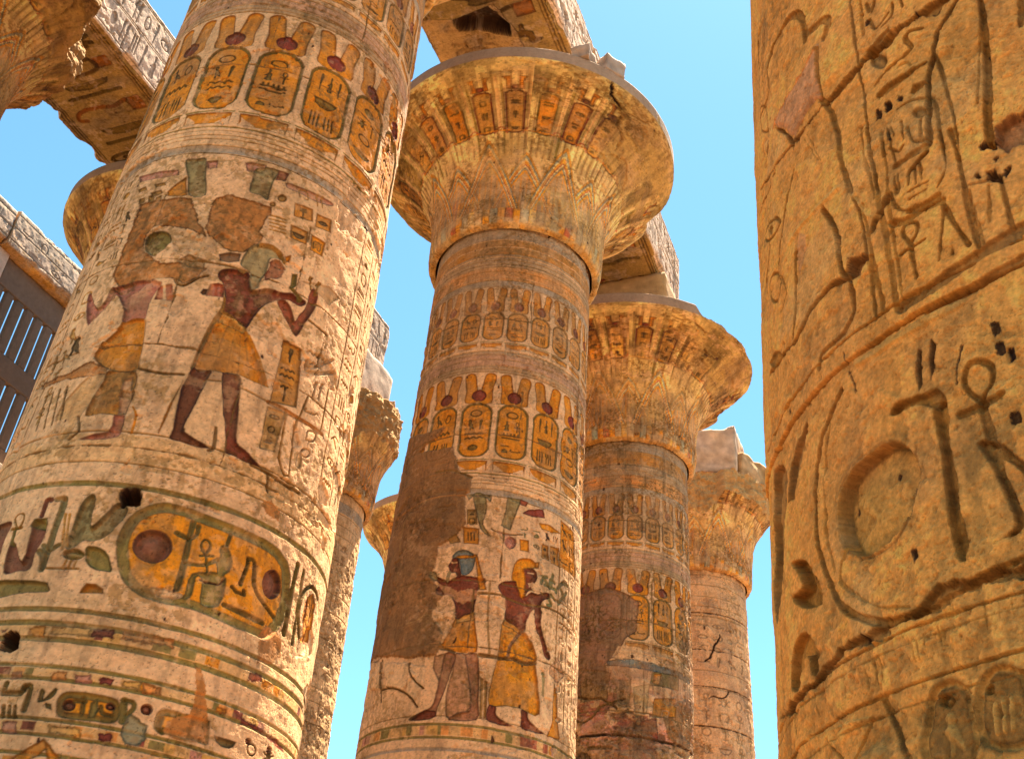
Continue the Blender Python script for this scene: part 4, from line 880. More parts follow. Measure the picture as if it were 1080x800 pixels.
def capital_canvas(res, seed, L):
    n = L
    cv = Cv(0, 2*pi*1.5, 0, L, res, 'stone', seed)       # x = angle*1.5
    X, V = cv.X, cv.Y
    kk = sm(V, 1.5, 2.5)[..., None]
    cv.C[:] = PAL['stone']*np.array([.92, .86, .78], np.float32)*(1-kk)+np.array((.56, .39, .17), np.float32)*kk
    # papyrus bracts at the base
    ph = (X/(2*pi*1.5)*72) % 1; k = (X/(2*pi*1.5)*72).astype(int)
    cols = np.array([PAL['och'], PAL['blue']*1.5, PAL['ochl'], PAL['red'], PAL['gold'], PAL['grey'], PAL['och'], PAL['cream']*.8], np.float32)
    top = .75+.35*np.abs(((X/(2*pi*1.5)*8) % 1)-.5)*2
    m = (V < top)
    stripe = cols[(k*5+seed) % 8]
    cv.C = np.where(m[..., None], stripe, cv.C); e = np.exp(-((ph-.5)/.06)**2)[...]*0
    edge = np.minimum(ph, 1-ph); cv.C *= np.where(m, 1-.45*np.exp(-(edge/.1)**2), 1)[..., None]; cv.H -= np.where(m, .01*np.exp(-(edge/.12)**2), 0)
    cv.C = np.where((V < .14)[..., None], PAL['och2']*.8+PAL['stone']*.15, cv.C)
    wr = sm(fbm(X, V, 5, seed+40, 4), .40, .62)*(V < 1.15)*.75; cv.C += (np.array((.40, .285, .17), np.float32)-cv.C)*wr[..., None]
    # nested chevrons (sepals), the rear set first
    for off, hgt in ((.5, 2.0), (0., 2.3)):
        a = np.abs(((X/(2*pi*1.5)*8+off) % 1)-.5)*2
        t = (hgt-V)/(hgt-.45)-a**1.25*1.05
        inside = (t > 0) & (V > .5)
        cv.C = np.where((inside & (t > .34))[..., None], cv.C*.45+np.array((.30, .17, .10), np.float32)*.55, cv.C)
        for c, b0, b1 in [('ochd', 0, .05), ('ochk', .05, .065), ('blue', .065, .11), ('cream', .11, .135), ('och', .135, .19), ('red', .19, .22), ('cream', .22, .25), ('blue', .25, .28), ('och', .28, .34)]:
            q = inside & (t >= b0) & (t < b1); cv.C = np.where(q[..., None], cv.C*.12+PAL[c]*.88, cv.C)
        for b0 in (.06, .13, .2, .28): cv.H -= .008*np.exp(-((t-b0)/.012)**2)*inside
        # leaf ribs inside
        rp = (X/(2*pi*1.5)*96) % 1; e = np.exp(-((rp-.5)/.13)**2)*(inside & (t > .36)); cv.C += (PAL['och']-cv.C)*(e*.6)[..., None]
    # stems and buds above the sepals
    ph = (X/(2*pi*1.5)*96) % 1; ki = (X/(2*pi*1.5)*96).astype(np.int64); e = np.exp(-((ph-.5)/.2)**2)*(V > 1.9)*(V < n*.93)
    tone = (((ki*7919+13) % 17)/17.)*(V > 1.7); cv.C *= (1+.45*(tone-.4)*(V > 1.9))[..., None]
    g = fbm(X*3, V*.6, 3, seed+50, 3)
    cv.C += (np.array((.20, .10, .03), np.float32)-cv.C)*(e*.7*sm(g, .25, .55))[..., None]; cv.H -= .012*e
    N = 24; y0 = L*.60; y1 = L*.825
    for i in range(N):
        x = (i+.5)/N*2*pi*1.5; w2 = .122
        pts = []; r = w2*.75
        for (cx, cy, a0) in ((x+w2-r, y1-r, 0), (x-w2+r, y1-r, 90), (x-w2+r, y0+r, 180), (x+w2-r, y0+r, 270)):
            for t in range(0, 91, 30): an = radians(a0+t); pts.append((cx+r*math.cos(an), cy+r*math.sin(an)))
        cv.cart(np.array(pts), cv.rng.choice(['redb', 'grn2', 'ochk']), cv.rng.choice(['och2', 'ochl', 'ochd', 'och2', 'ochk']), .022, .03)
        for j in range(3):
            b = y0+.05+j*(y1-y0-.08)/3
            cv.glyph(lambda v: np.array([x-.06+v[0]*.12, b+v[1]*.14]), 'ochk', .018)
        cv.disc(circ_(x, y1+.07, .05, .055), 'redb', .015)
        for sg in (-1, 1): cv.poly([(x+sg*.04, y1+.02), (x+sg*.1, y1+.03), (x+sg*.09, y1+.2), (x+sg*.13, y1+.3), (x+sg*.05, y1+.3)], 'och', .012)
        xm = x+.5/N*2*pi*1.5
        cv.line([(xm-.01, 2.3), (xm-.01, L*.9)], .035, 'cream', .012, 0); cv.line([(xm+.05, 2.0), (xm+.05, L*.86)], .02, 'grn2', .01, 0)
        cv.line([(xm-.09, L*.60), (xm-.03, L*.63), (xm+.03, L*.63), (xm+.09, L*.60)], .02, 'red', .008)
    cv.ring(L*.615, .02, 'och', .01)
    cv.line([(.72, 4.05), (.80, 3.75), (1.0, 3.6), (1.06, 3.3), (1.22, 3.15), (1.26, 2.85)], .035, 'dark', .08, 0, .05); cv.line([(1.0, 3.6), (1.3, 3.75), (1.38, 4.05)], .03, 'dark', .06, 0, .05)
    # uneven wear: bare stone where the paint has gone; then darker patches towards the rim
    bare = sm(X, .85, 1.15)*(1-sm(X, 2.2, 2.5))*sm(V+fbm(X, V, 1.5, seed+60, 4)*1.2, 3.0, 3.3)
    lo = np.clip(sm(fbm(X, V, 1.1, seed+61, 5), .56, .62)*.6+bare*.9, 0, 1)
    cv.C += (np.array((.36, .225, .09), np.float32)-cv.C)*lo[..., None]; cv.H *= (1-.6*lo)
    dk = sm(fbm(X*1.3, V, 1.8, seed+62, 5), .54, .62)*sm(V, 1.6, 2.4); cv.C *= (1-.36*dk)[..., None]; cv.C = np.minimum(cv.C*np.array((1.30, 1.32, 1.12), np.float32), .8)
    return cv
PROFILE = [(1.55, -.10), (1.66, -.06), (1.70, .05), (1.72, .25), (1.73, .6), (1.76, 1.0), (1.83, 1.35), (1.95, 1.68), (2.13, 1.98), (2.38, 2.24), (2.66, 2.46), (2.90, 2.62), (3.06, 2.74), (3.11, 2.80), (3.11, 3.08)]
def capital(col, zn, seed, facing, res=.02, rm=None, hm=None, canvas=None, scale=1., nang=720, rim=3.11, top=3.08, rough=.02, tone=None, rag=1.):
    prof = np.array(PROFILE, float)
    prof[:, 1] *= 1; prof[-1, 1] = top
    k = prof[:, 0] > 1.9; prof[k, 0] = 1.9+(prof[k, 0]-1.9)*(rim-1.9)/(3.11-1.9)
    pp = catmull(prof[:-1], 6, False)
    seg = np.concatenate([[0], np.cumsum(np.hypot(*np.diff(pp, axis=0).T))]); Lb = seg[-1]
    nv = int(Lb/res); v = np.linspace(0, Lb, nv)
    r = np.interp(v, seg, pp[:, 0]); z = np.interp(v, seg, pp[:, 1])
    dr = np.gradient(r, v); dz = np.gradient(z, v); nr, nz = dz, -dr
    cv = canvas
    # rim band and top surface
    nb = max(4, int((top-2.80)/res)); zr = np.linspace(2.80, top, nb+1)[1:]
    rt = np.linspace(rim, .0, 14)[1:]
    R = np.concatenate([r, np.full(nb, rim), rt]); Z = np.concatenate([z, zr, np.full(len(rt), top)])
    NR = np.concatenate([nr, np.ones(nb), np.zeros(len(rt))]); NZ = np.concatenate([nz, np.zeros(nb), np.ones(len(rt))])
    VV = np.concatenate([v, np.full(nb, -1.), np.full(len(rt), -2.)])
    th = np.linspace(-pi, pi, nang, endpoint=False)
    jj = np.clip((np.clip(VV, 0, Lb)/Lb*(cv.h-1)).astype(int), 0, cv.h-1); ii = (((th % (2*pi))*1.5-cv.x0)/cv.res).astype(int) % cv.w
    C = cv.C[jj][:, ii].copy(); H = cv.H[jj][:, ii].copy()
    TH, VG = np.meshgrid(th, VV)
    rb = np.array([.37, .235, .14], np.float32)
    on = (VG == -1); C[on] = rb; C[VG == -2] = PAL['rock']; H[VG < 0] = 0
    q = fbm(TH*6, np.cumsum(np.hypot(np.gradient(R), np.gradient(Z)))[:, None]*1.3+TH*0, 1.5, seed+3, 5)
    H += rough*(q-.5)*2*(VG >= 0)+.012*(q-.5)*(VG == -1)
    C *= (1+.5*(q-.5))[..., None]
    Rg = np.repeat(R[:, None], nang, 1)+H*NR[:, None]; Zg = np.repeat(Z[:, None], nang, 1)+H*NZ[:, None]
    n1 = fbm(TH*5+9, TH*0, 1.7, seed+21, 5)-.5
    if rm is not None:
        lim = rm(th)[None, :]+rag*(n1*.22+(fbm(TH*9, Zg*4, 1.4, seed+22, 4)-.5)*.25)
        # only the part above the broken edge is cut back
        cut = Rg > lim
        
        cc = fbm(TH*8, Zg*5, 1.6, seed+29, 4); C = np.where(cut[..., None] & (VG[..., None] != -2), np.array((.42, .25, .09), np.float32)*(.6+.9*cc[..., None]), C)
        Rg = np.minimum(Rg, lim)
    if hm is not None:
        lh = hm(th)[None, :]+(fbm(TH*6, Rg*3, 1.5, seed+23, 4)-.5)*.25
        cut = Zg > lh; C[cut] = PAL['rock']*np.array([.9, .85, .8]); Zg = np.minimum(Zg, lh)
    if tone is not None: C *= np.array(tone, np.float32)
    A = TH+facing
    P = np.stack([Rg*np.cos(A), Rg*np.sin(A), Zg+zn+CAM_H], -1)
    o = grid_mesh('capital', P[:, ::1], np.clip(C, .02, .8), M_PAINT, col, wrap=True)
    return o

def rock_block(name, size, loc, parent=None, rz=0., seed=0, mat=None, col='rock', rough=.05, tilt=(0, 0), sub=5, c2=None):
    """rough-broken stone block, rounded and chipped"""
    bm = bmesh.new(); bmesh.ops.create_cube(bm, size=1)
    bmesh.ops.subdivide_edges(bm, edges=bm.edges[:], cuts=sub*3, use_grid_fill=True)
    from mathutils import noise
    sx, sy, sz = size; o_ = Vector((seed*3.1, seed*1.7, seed*.9))
    cl = bm.verts.layers.float_color.new('Col'); base = PAL[col]; b2 = PAL[c2] if c2 else base*.8
    for v in bm.verts:
        c = v.co*2
        e = sorted((abs(c.x), abs(c.y), abs(c.z)))[1]     # 1 on an edge
        p = Vector((v.co.x*sx, v.co.y*sy, v.co.z*sz)); n = v.co.normalized()
        k = noise.fractal(p*2.2+o_, 1., 2., 4); k2 = noise.noise(p*6+o_)
        p -= n*(max(0, e-.86)*.30*min(size)*(.15+abs(k)))
        p += n*(k*rough*1.4+k2*rough*.35)
        v.co = p; t = .5+.5*noise.noise(p*1.7+o_); cc = base*t+b2*(1-t); cc = cc*(.85+.4*noise.noise(p*5+o_)); v[cl] = (*[float(max(.02, a)) for a in cc], 1)
    me = bpy.data.meshes.new(name); bm.to_mesh(me); bm.free(); me.materials.append(mat or M_ROCK)
    for f in me.polygons: f.use_smooth = True
    o = bpy.data.objects.new(name, me); S.collection.objects.link(o)
    o.location = loc; o.rotation_euler = (tilt[0], tilt[1], rz)
    if parent: o.parent = parent
    return o

# ---------------------------------------------------------------- layout: rows of the colonnade (metres, z relative to eye height)
C_ = [np.array(v) for v in ((-3.2605, 10.197), (-.1518, 17.1617), (3.0516, 24.2056), (6.0849, 31.1811))]
ST = (C_[3]-C_[0])/3; PITCH_ROW = float(np.linalg.norm(ST)); U = ST/PITCH_ROW; NR_ = np.array([-U[1], U[0]])
ROWANG = math.atan2(U[1], U[0])
def row(u, p):     # along the row from the second column, perpendicular (+ to the right)
    return C_[1]+U*u-NR_*p
def facing(c): return math.atan2(-c[1], -c[0])

# ================================================================ the setting
def ground():
    n = 160; g = np.sign(np.linspace(-1, 1, n))*np.abs(np.linspace(-1, 1, n))**3*900
    X, Y = np.meshgrid(g, g+10); Z = (fbm(X, Y, .35, 4, 4)-.5)*.12*np.exp(-(np.hypot(X, Y)/300)**2)-.03
    C = np.empty((n, n, 3), np.float32); C[:] = (.15, .095, .06); C *= (.8+.4*fbm(X, Y, .8, 9, 5))[..., None]
    o = grid_mesh('ground', np.stack([X, Y, Z], -1), C, M_ROCK); o['kind'] = 'structure'
    o['label'] = 'sandy stone paving under the columns'
ground()

# ---------------------------------------------------------------- column one: nearest painted column on the left
def col1():
    c = C_[0]; t = thing('painted_column', 'huge painted column leaning across the left of the view with a large orange cartouche', 'column', (c[0], c[1], 0), 'painted columns of the main row')
    cv = Cv(-2.75, 2.75, 1.95, 13.4, .0068, 'cream', 11)
    programme(cv, -.18, mauve=.5)
    # right flank columns of text in the sun
    cv.band(4.95, 8.42, 'cream')
    for x in np.arange(1.30, 2.7, .26):
        cv.line([(x, 5.05), (x, 8.4)], .016, 'och2', .022, 0)
        cv.text([(x+.02, 8.38), (x+.24, 8.38), (x+.24, 5.1), (x+.02, 5.1)], 'ochl', .046, .23)
    for x in np.arange(-2.75, -1.45, .28):
        cv.line([(x, 5.05), (x, 8.4)], .016, 'och2', .018, 0)
        cv.text([(x+.02, 8.38), (x+.26, 8.38), (x+.26, 5.1), (x+.02, 5.1)], 'ochl', .02, .24)
    cv.ring(4.93, .02, 'dirt', .015); cv.band(4.62, 4.90, 'ochl', .35); cv.ring(4.62, .015, 'dirt', .01)
    for y, wd in ((4.40, .055), (3.25, .045), (3.135, .05), (3.005, .05), (2.79, .035), (2.69, .035), (2.385, .03), (2.27, .03), (2.13, .03)): cv.ring(y, wd, 'grn2', .014)
    cv.band(3.03, 3.11, 'ochl', .5); cv.band(2.71, 2.77, 'ochl', .5); cv.band(2.29, 2.36, 'ochl', .6)
    r = cv.rng
    for y0, y1 in ((3.035, 3.11), (2.71, 2.77), (2.295, 2.36), (2.03, 2.1)):
        for i in range(26):
            x = r.uniform(-2.6, 2.6); cv.boxc(x, x+r.uniform(.05, .14), y0, y1, r.choice(['och', 'redb', 'pink', 'ochl', 'grn2', 'cream', 'ochp']))
    # cut drum joints
    cv.play(ART['C1'])
    cv.weather(1., seams=(4.78, 5.9, 6.95, 9.9, 11.0, 12.1), loss=.30, pits=60, base='cream', rough=.008)
    shaft_mesh(t, c, 14.2, cv, RNECK, .015, 14.2, M_PAINT, 14.25, facing(c))
    capital(t, 14.2, 5, facing(c), .05, canvas=CAPCV, nang=360)
    ab = rock_block('abacus', (2.9, 2.9, 1.66), (0, 0, 17.3+.83-.02+CAM_H), t, ROWANG, 3, col='och2', rough=.02)
    return t
CAPCV = capital_canvas(.016, 77, 4.0); CAPCV.weather(1.15, loss=.35, pits=60, rough=.008)
CAPCV2 = capital_canvas(.022, 31, 4.0); CAPCV2.weather(1.3, loss=.6, pits=60, rough=.012)
col1()

def col2():
    c = C_[1]; t = thing('painted_column', 'painted column in the centre with two kilted figures and a brown plaster repair', 'column', (c[0], c[1], 0), 'painted columns of the main row')
    cv = Cv(-2.6, 2.6, 4.0, 14.35, .0095, 'cream', 21)
    programme(cv, .21, mauve=.6)
    cv.band(4.9, 8.42, 'cream')
    for x in np.arange(1.22, 2.6, .25):
        cv.line([(x, 5.05), (x, 8.4)], .02, 'och2', .03, 0); cv.text([(x+.02, 8.38), (x+.23, 8.38), (x+.23, 5.1), (x+.02, 5.1)], 'cream', .045, .23)
    for x in np.arange(1.45, 2.6, .25): cv.text([(x+.02, 11.2), (x+.23, 11.2), (x+.23, 8.6), (x+.02, 8.6)], 'cream', .045, .23)
    for y, wd, cc in ((4.80, .04, 'grn2'), (4.62, .04, 'grn2'), (4.46, .05, 'grey'), (4.30, .03, 'grn2'), (4.92, .016, 'dirt')): cv.ring(y, wd, cc, .012)
    cv.band(4.65, 4.78, 'ochl', .6); r = cv.rng
    for i in range(34):
        x = r.uniform(-2.4, 2.4); cv.boxc(x, x+r.uniform(.05, .16), 4.65, 4.78, r.choice(['och', 'red', 'pink', 'ochl', 'grn2', 'cream', 'ochp']))
    cv.play(ART['C2'])
    cv.weather(.85, seams=(5.95, 7.0, 9.6, 12.0), loss=.25, pits=70, base='cream', rough=.010)
    shaft_mesh(t, c, 14.2, cv, RNECK, .015, 14.2, M_PAINT, 14.25, facing(c))
    def rm(th): return 3.4-.45*np.exp(-((th-1.9)/.22)**2)-.25*np.exp(-((th-.95)/.08)**2)-.3*np.exp(-((th+2.1)/.3)**2)
    capital(t, 14.2, 6, facing(c), .014, canvas=CAPCV, nang=1000, rim=3.14, rm=rm, rag=.5)
    R = lambda u, p: tuple((U*u-NR_*p))
    a = R(-.1, -.72); rock_block('abacus', (2.9, 1.42, 1.66), (a[0], a[1], 17.28+.83+CAM_H), t, ROWANG, 8, col='och2', rough=.03)
    a = R(.35, .66); rock_block('abacus', (2.0, 1.35, 1.66), (a[0], a[1], 17.28+.83+CAM_H), t, ROWANG, 9, col='och2', rough=.05)
    return t
col2()

def col3():
    c = C_[2]; t = thing('painted_column', 'third painted column with chipped orange frieze, right of the plaster-patched one', 'column', (c[0], c[1], 0), 'painted columns of the main row')
    cv = Cv(-2.6, 2.6, 6.2, 14.35, .0125, 'cream', 31)
    programme(cv, .31, lower=False, mauve=.75)
    n = sm(8.6-cv.Y, 0, 1.2)
    for cc, f, th_ in (('dirt', 1.7, .45), ('plasl', 2.9, .5), ('redb', 3.5, .6), ('pink', 2.2, .55), ('dark', 3.0, .62)):
        m = sm(fbm(cv.X, cv.Y*1.4, f, 60+int(f*10), 5), th_, th_+.05)*n; cv.C += (PAL[cc]-cv.C)*(m*.8)[..., None]; cv.H -= .02*m
    cv.play(ART['C3'])
    m = sm(fbm(cv.X, cv.Y, 1.2, 99, 4), .48, .6)*sm(11.2-cv.Y, 0, 1.5)*.6; cv.C += (PAL['rough']*1.1-cv.C)*m[..., None]
    for x in np.arange(1.4, 2.6, .25): cv.text([(x+.02, 12.6), (x+.23, 12.6), (x+.23, 6.3), (x+.02, 6.3)], 'cream', .04, .25)
    for y in (7.1, 8.2, 6.5): cv.crack(-1.6, y, .0, 26, .05, .06, 'dirt')
    cv.weather(1.25, seams=(9.6, 12.0, 7.6), loss=.5, pits=60, base='mauve', rough=.014)
    shaft_mesh(t, c, 14.2, cv, RNECK, .015, 14.2, M_PAINT, 14.25, facing(c))
    def rm(th): return 3.32-.12*sm(th, .55, .7)-.5*np.exp(-((th-2.0)/.2)**2)
    def hm(th): return 3.1-.28*sm(th, .50, .6)*(1-sm(th, 2.6, 2.8))
    capital(t, 14.2, 9, facing(c), .018, canvas=CAPCV2, nang=800, rim=3.2, rag=.35, rm=rm, hm=hm, tone=(1.0, .94, .88))
    rock_block('abacus', (3.15, 2.86, 1.74), (-.12*U[0], -.12*U[1], 17.25+.86+CAM_H), t, ROWANG, 11, col='soff', c2='mauve', rough=.006)
col3()

def plain_shaft(cv, seams, base='mauve'):
    for y in (14.18, 13.85, 13.5, 13.2, 12.9, 11.3, 10.8, 8.85, 8.5, 4.9, 4.5): cv.ring(y, .02, 'dirt', .015)
    for (a, b, cell) in ((12.8, 11.4, .4), (10.7, 8.95, .5), (8.4, 5.0, .34), (4.4, 3.3, .5)):
        cv.text([(cv.x[0], a), (cv.x[-1], a), (cv.x[-1], b), (cv.x[0], b)], 'stone', .028, cell)
def col4():
    c = C_[3]; t = thing('broken_column', 'reddish column at the far right of the row with its capital broken', 'column', (c[0], c[1], 0), 'painted columns of the main row')
    cv = Cv(-2.5, 2.5, 7.2, 14.5, .017, 'stone', 41); cv.C[:] = PAL['cream']*np.array([1.0, .96, .92])
    plain_shaft(cv, ())
    for y in (13.0, 11.9, 10.85, 9.75, 8.7, 7.8): cv.crack(-2.5, y, 0, 72, .035, .05, 'dark') if 0 else cv.ring(y, .03, 'dark', .04, 1, .02)
    cv.crack(.7, 12.4, -1.5, 14, .05, .06); cv.crack(.9, 10.8, -1.5, 10, .04, .06); cv.crack(-.3, 9.8, -1.5, 12, .03, .05)
    cv.weather(.9, loss=.3, pits=60, rough=.022, base='stone', stain=(.36, .19, .10))
    shaft_mesh(t, c, 14.4, cv, RNECK, .015, 14.4, M_PAINT, 14.45, facing(c))
    def rm(th): return 1.98+.34*sm(th, .35, .42)*(1-sm(th, 1.7, 1.9))
    def hm(th): return 3.0-.15*sm(-th, -.3, .2)
    capital(t, 14.4, 13, facing(c), .024, canvas=CAPCV2, nang=600, rm=rm, hm=hm, tone=(1.1, 1.0, .95), rough=.03)
    R = lambda u, p: tuple((U*u-NR_*p))
    a = R(-.9, .95); rock_block('abacus', (1.5, 1.5, 1.55), (a[0], a[1], 17.45+.72+CAM_H), t, ROWANG, 21, col='stone', c2='rock', rough=.04)
    a = R(-.55, 1.75); rock_block('capital_fragment', (1.3, .9, .85), (a[0], a[1], 17.35+.40+CAM_H), t, ROWANG-.5, 22, col='stone', c2='och2', rough=.04, tilt=(0, .1))
col4()

# ---------------------------------------------------------------- the other row, across the nave
W_B = 9.05
def row_b():
    specs = [
     (-7.66, 8.6, 'column whose chipped painted capital fills the top left corner', 14.2, .03),
     (0.0, 8.75, 'column half hidden by the big cartouche column, only its capital rim showing at the left', 14.2, .03),
     (7.66, 8.95, 'mauve column with a snapped capital right beside the big cartouche column', 14.2, .022),
     (15.3, 8.6, 'far column whose golden capital rim peeps out left of the plaster repair', 14.2, .03)]
    for i, (u, p, lab, zn, res) in enumerate(specs):
        c = row(u, -p); t = thing('nave_column', lab, 'column', (c[0], c[1], 0), 'columns across the nave')
        cv = Cv(-2.6, 2.6, 2.5 if i == 2 else 6, 14.4, .017 if i == 2 else .03, 'stone', 51+i)
        if i == 2:
            cv.C[:] = PAL['stone']*.95; plain_shaft(cv, ())
            cv.band(13.55, 13.85, 'grey'); cv.band(14.2, 14.4, 'ochd')
        else: programme(cv, .1*i, mauve=.8)
        cv.weather(1.1, loss=.5, pits=40, rough=.02, seams=(5.9, 8.0, 10.1, 12.2), base='stone')
        shaft_mesh(t, c, zn, cv, RNECK, .015, zn, M_PAINT, zn+.05, facing(c))
        f = facing(c)
        if i == 0:
            rm = lambda th: 2.72-.35*np.exp(-((th-1.4)/.35)**2)+.22*np.sin(th*9)*.5+.4*sm(-th, -.6, -.2)
            capital(t, zn, 61, f, .018, canvas=CAPCV, nang=900, rim=3.11, rm=rm, tone=(.74, .66, .54), rough=.03)
        elif i == 1:
            capital(t, zn, 62, f, .025, canvas=CAPCV, nang=700, rim=2.72, tone=(.8, .72, .6))
        elif i == 2:
            rm = lambda th: 1.98-.12*np.cos(th*2)+.7*sm(-th, .9, 1.3)
            capital(t, zn, 63, f, .02, canvas=CAPCV2, nang=700, rim=3.0, rm=rm, tone=(1.0, .92, .88), rough=.03)
        else:
            capital(t, zn, 64, f, .03, canvas=CAPCV, nang=600, rim=2.78, tone=(1.1, 1.05, 1.0))
        if i == 2:
            a = tuple(U*(.0)-NR_*0.1); rock_block('abacus', (2.0, 2.5, 1.7), (a[0], a[1], 17.26+.85+CAM_H), t, ROWANG, 31+i, col='rock', rough=.02)
            a = tuple(U*.75-NR_*1.35); rock_block('capital_fragment', (1.2, .9, .45), (a[0], a[1], 17.4+CAM_H), t, ROWANG+.3, 35, col='mauve', rough=.07)
        else: rock_block('abacus', (2.7, 2.6, 1.74), (0, 0, 17.26+.87+CAM_H), t, ROWANG, 31+i, col='och2' if i != 3 else 'rock', rough=.02)
row_b()

# ---------------------------------------------------------------- architrave beams
def beam(name, label, u0, u1, p, hw, z0, z1, seed, art, res=.02, endrough=.05, parent=None, mat=None, group=None):
    h = z1-z0; w_ = 2*hw; L = u1-u0; per = 2*h+2*w_
    cv = Cv(0, L, 0, per, res, 'rock', seed)
    # perimeter: 0..h right face (top to bottom), h..h+w underside (right to left), then left face, then top
    V = cv.Y
    cv.band(h, h+w_, 'och2')
    if art: art(cv, h, w_, L)
    cv.weather(.9, loss=.3, pits=50, rough=.012, base='rock' , stain=(.36, .27, .2))
    rr = .05
    def base(v):
        v = v % per; nr = np.zeros_like(v); P = np.zeros((len(v), 2)); N = np.zeros((len(v), 2))
        for k, x in enumerate(v):
            if x < h: P[k] = (hw, z1-x); N[k] = (1, 0)
            elif x < h+w_: P[k] = (hw-(x-h), z0); N[k] = (0, -1)
            elif x < 2*h+w_: P[k] = (-hw, z0+(x-h-w_)); N[k] = (-1, 0)
            else: P[k] = (-hw+(x-2*h-w_), z1); N[k] = (0, 1)
        return P, N
    P, N = base(cv.y)
    corners = np.array([0, h, h+w_, 2*h+w_, per]); dc = np.abs(cv.y[:, None]-corners[None]).min(1)
    ca = np.array([(hw, z1), (hw, z0), (-hw, z0), (-hw, z1), (hw, z1)]); cn = ca-np.array([0, (z0+z1)/2]); cn /= np.abs(cn)
    kc = np.abs(cv.y[:, None]-corners[None]).argmin(1)
    X = cv.X
    chip = sm(fbm(X, V*0+kc[:, None]*5., 1.6, seed+70, 5), .5, .75)
    e = np.exp(-(dc[:, None]/(.03+.10*chip))**2)
    inset = (.018+.11*chip)*e
    PP = np.zeros((cv.h, cv.w, 3)); cz = np.array([0, (z0+z1)/2])
    off = cv.H[..., None]*N[:, None, :]-inset[..., None]*np.sign(P-cz)[:, None, :]
    Q = P[:, None, :]+off
    # ragged ends
    en = (fbm(V, X*0, 1.5, seed+80, 4)-.5)
    uu = u0+X; ends = np.minimum(X, L-X); s_ = np.where(X < L/2, 1., -1.)
    uu = uu+s_*np.exp(-ends/.1)*np.abs(en)*endrough*3
    # end caps: extra columns shrinking to the middle
    def capcol(side):
        cols = []
        for f in (.97, .8, .5, .2, 0.):
            q = (Q[:, 0 if side == 0 else -1, :]-cz)*f+cz
            ux = uu[:, 0 if side == 0 else -1]+(0 if side == 0 else 0)+(fbm(q[:, 0]*1.0, q[:, 1], 1.3, seed+90, 4)-.5)*endrough*(1-f**6)*1.5
            cols.append((q, ux))
        return cols
    left = capcol(0)[::-1]; right = capcol(1)
    Qa = np.concatenate([np.stack([q for q, _ in left], 1), Q, np.stack([q for q, _ in right], 1)], 1)
    Ua = np.concatenate([np.stack([x for _, x in left], 1), uu, np.stack([x for _, x in right], 1)], 1)
    n = len(left); ec = PAL['mauve']*1.1
    Ca = np.concatenate([np.broadcast_to(ec, (cv.h, n, 3)), cv.C, np.broadcast_to(ec, (cv.h, n, 3))], 1).astype(np.float32)
    o3 = row(0, p)
    XY = o3[None, None, :]+U[None, None, :]*Ua[..., None]-NR_[None, None, :]*Qa[..., :1]
    P3 = np.concatenate([XY, Qa[..., 1:]+CAM_H], -1)
    org = row((u0+u1)/2, p); loc = np.array([org[0], org[1], z0+CAM_H]); P3 = P3-loc
    # wrap along the perimeter: transpose so that the perimeter is the wrapped axis
    P3 = P3.transpose(1, 0, 2)[::-1]; Ca = Ca.transpose(1, 0, 2)[::-1]
    o = grid_mesh(name, P3, Ca, mat or M_PAINT, parent, wrap=True)
    if parent is None or True: o.location = loc
    if label:
        o['label'] = label; o['category'] = 'architrave'; o['kind'] = 'thing'
        if group: o['group'] = group
    return o
def plain_face(cv, h, w_, L):
    cv.band(0, h+w_, 'rock'); cv.C *= .9
    for y in (.18, h*.5, h-.2): cv.line([(0, y), (L, y)], .02, 'grey', .02, 0)
    x = .3
    while x < L-.6:
        a = cv.rng.choice([.26, h*.55]); cv.glyph(lambda v: np.array([x+v[0]*.4, a+.42-v[1]*.4]), 'rock', .03, None, .07); x += cv.rng.uniform(.5, 1.1)
def soffit(cv, h, w_, L, golden=True):
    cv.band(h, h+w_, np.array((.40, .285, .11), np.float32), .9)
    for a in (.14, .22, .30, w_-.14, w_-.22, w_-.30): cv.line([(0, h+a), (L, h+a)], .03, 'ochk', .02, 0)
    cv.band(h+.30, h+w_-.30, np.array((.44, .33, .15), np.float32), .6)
    x = .12; a, b = h+.36, h+w_-.36
    while x < L-.5:
        s = min(cv.rng.uniform(.5, .8), L-.1-x)
        if cv.rng.random() < .45:
            m_ = (a+b)/2
            for a2, b2 in ((a, m_-.04), (m_+.04, b)): cv.glyph(lambda v: np.array([x+v[1]*s*.9, a2+v[0]*(b2-a2)]), cv.rng.choice(['redb', 'ochk', 'grn2', 'red']), .06, None, .12)
        else:
            g_ = cv.rng.choice(['loaf', 'water2', 'basket', 'bird', 'arm', 'comb', 'box', 'snake', 'house', 'eye', 'owl'])
            cv.glyph(lambda v: np.array([x+v[1]*s*.95, a+v[0]*(b-a)]), cv.rng.choice(['ochk', 'ochk', 'ochd', 'redb', 'grn2']), .045, g_, .075)
            if cv.rng.random() < .6: cv.boxc(x+s*.2, x+s*.75, a+.05, a+(b-a)*.22, 'ochd', .05)
        x += s
    cv.C[(cv.Y > h) & (cv.Y < h+w_)] *= np.array((.66, .56, .42), np.float32)  # shade of the underside put into its colour, darker and warmer
def side_face(cv, h, w_, L):
    cv.band(0, h, 'rock')
    for y in (.10, .16, h*.48, h*.48+.06, h-.12): cv.line([(0, y), (L, y)], .022, 'grey', .028, 0)
    for a, b in ((.2, h*.48-.03), (h*.48+.09, h-.16)):
        x = .1
        while x < L-.3:
            s = cv.rng.uniform(.28, .5); s = min(s, L-.05-x)
            cv.glyph(lambda v: np.array([x+v[0]*s*.86, b-v[1]*(b-a)]), 'rock', .045, None, .075); x += s
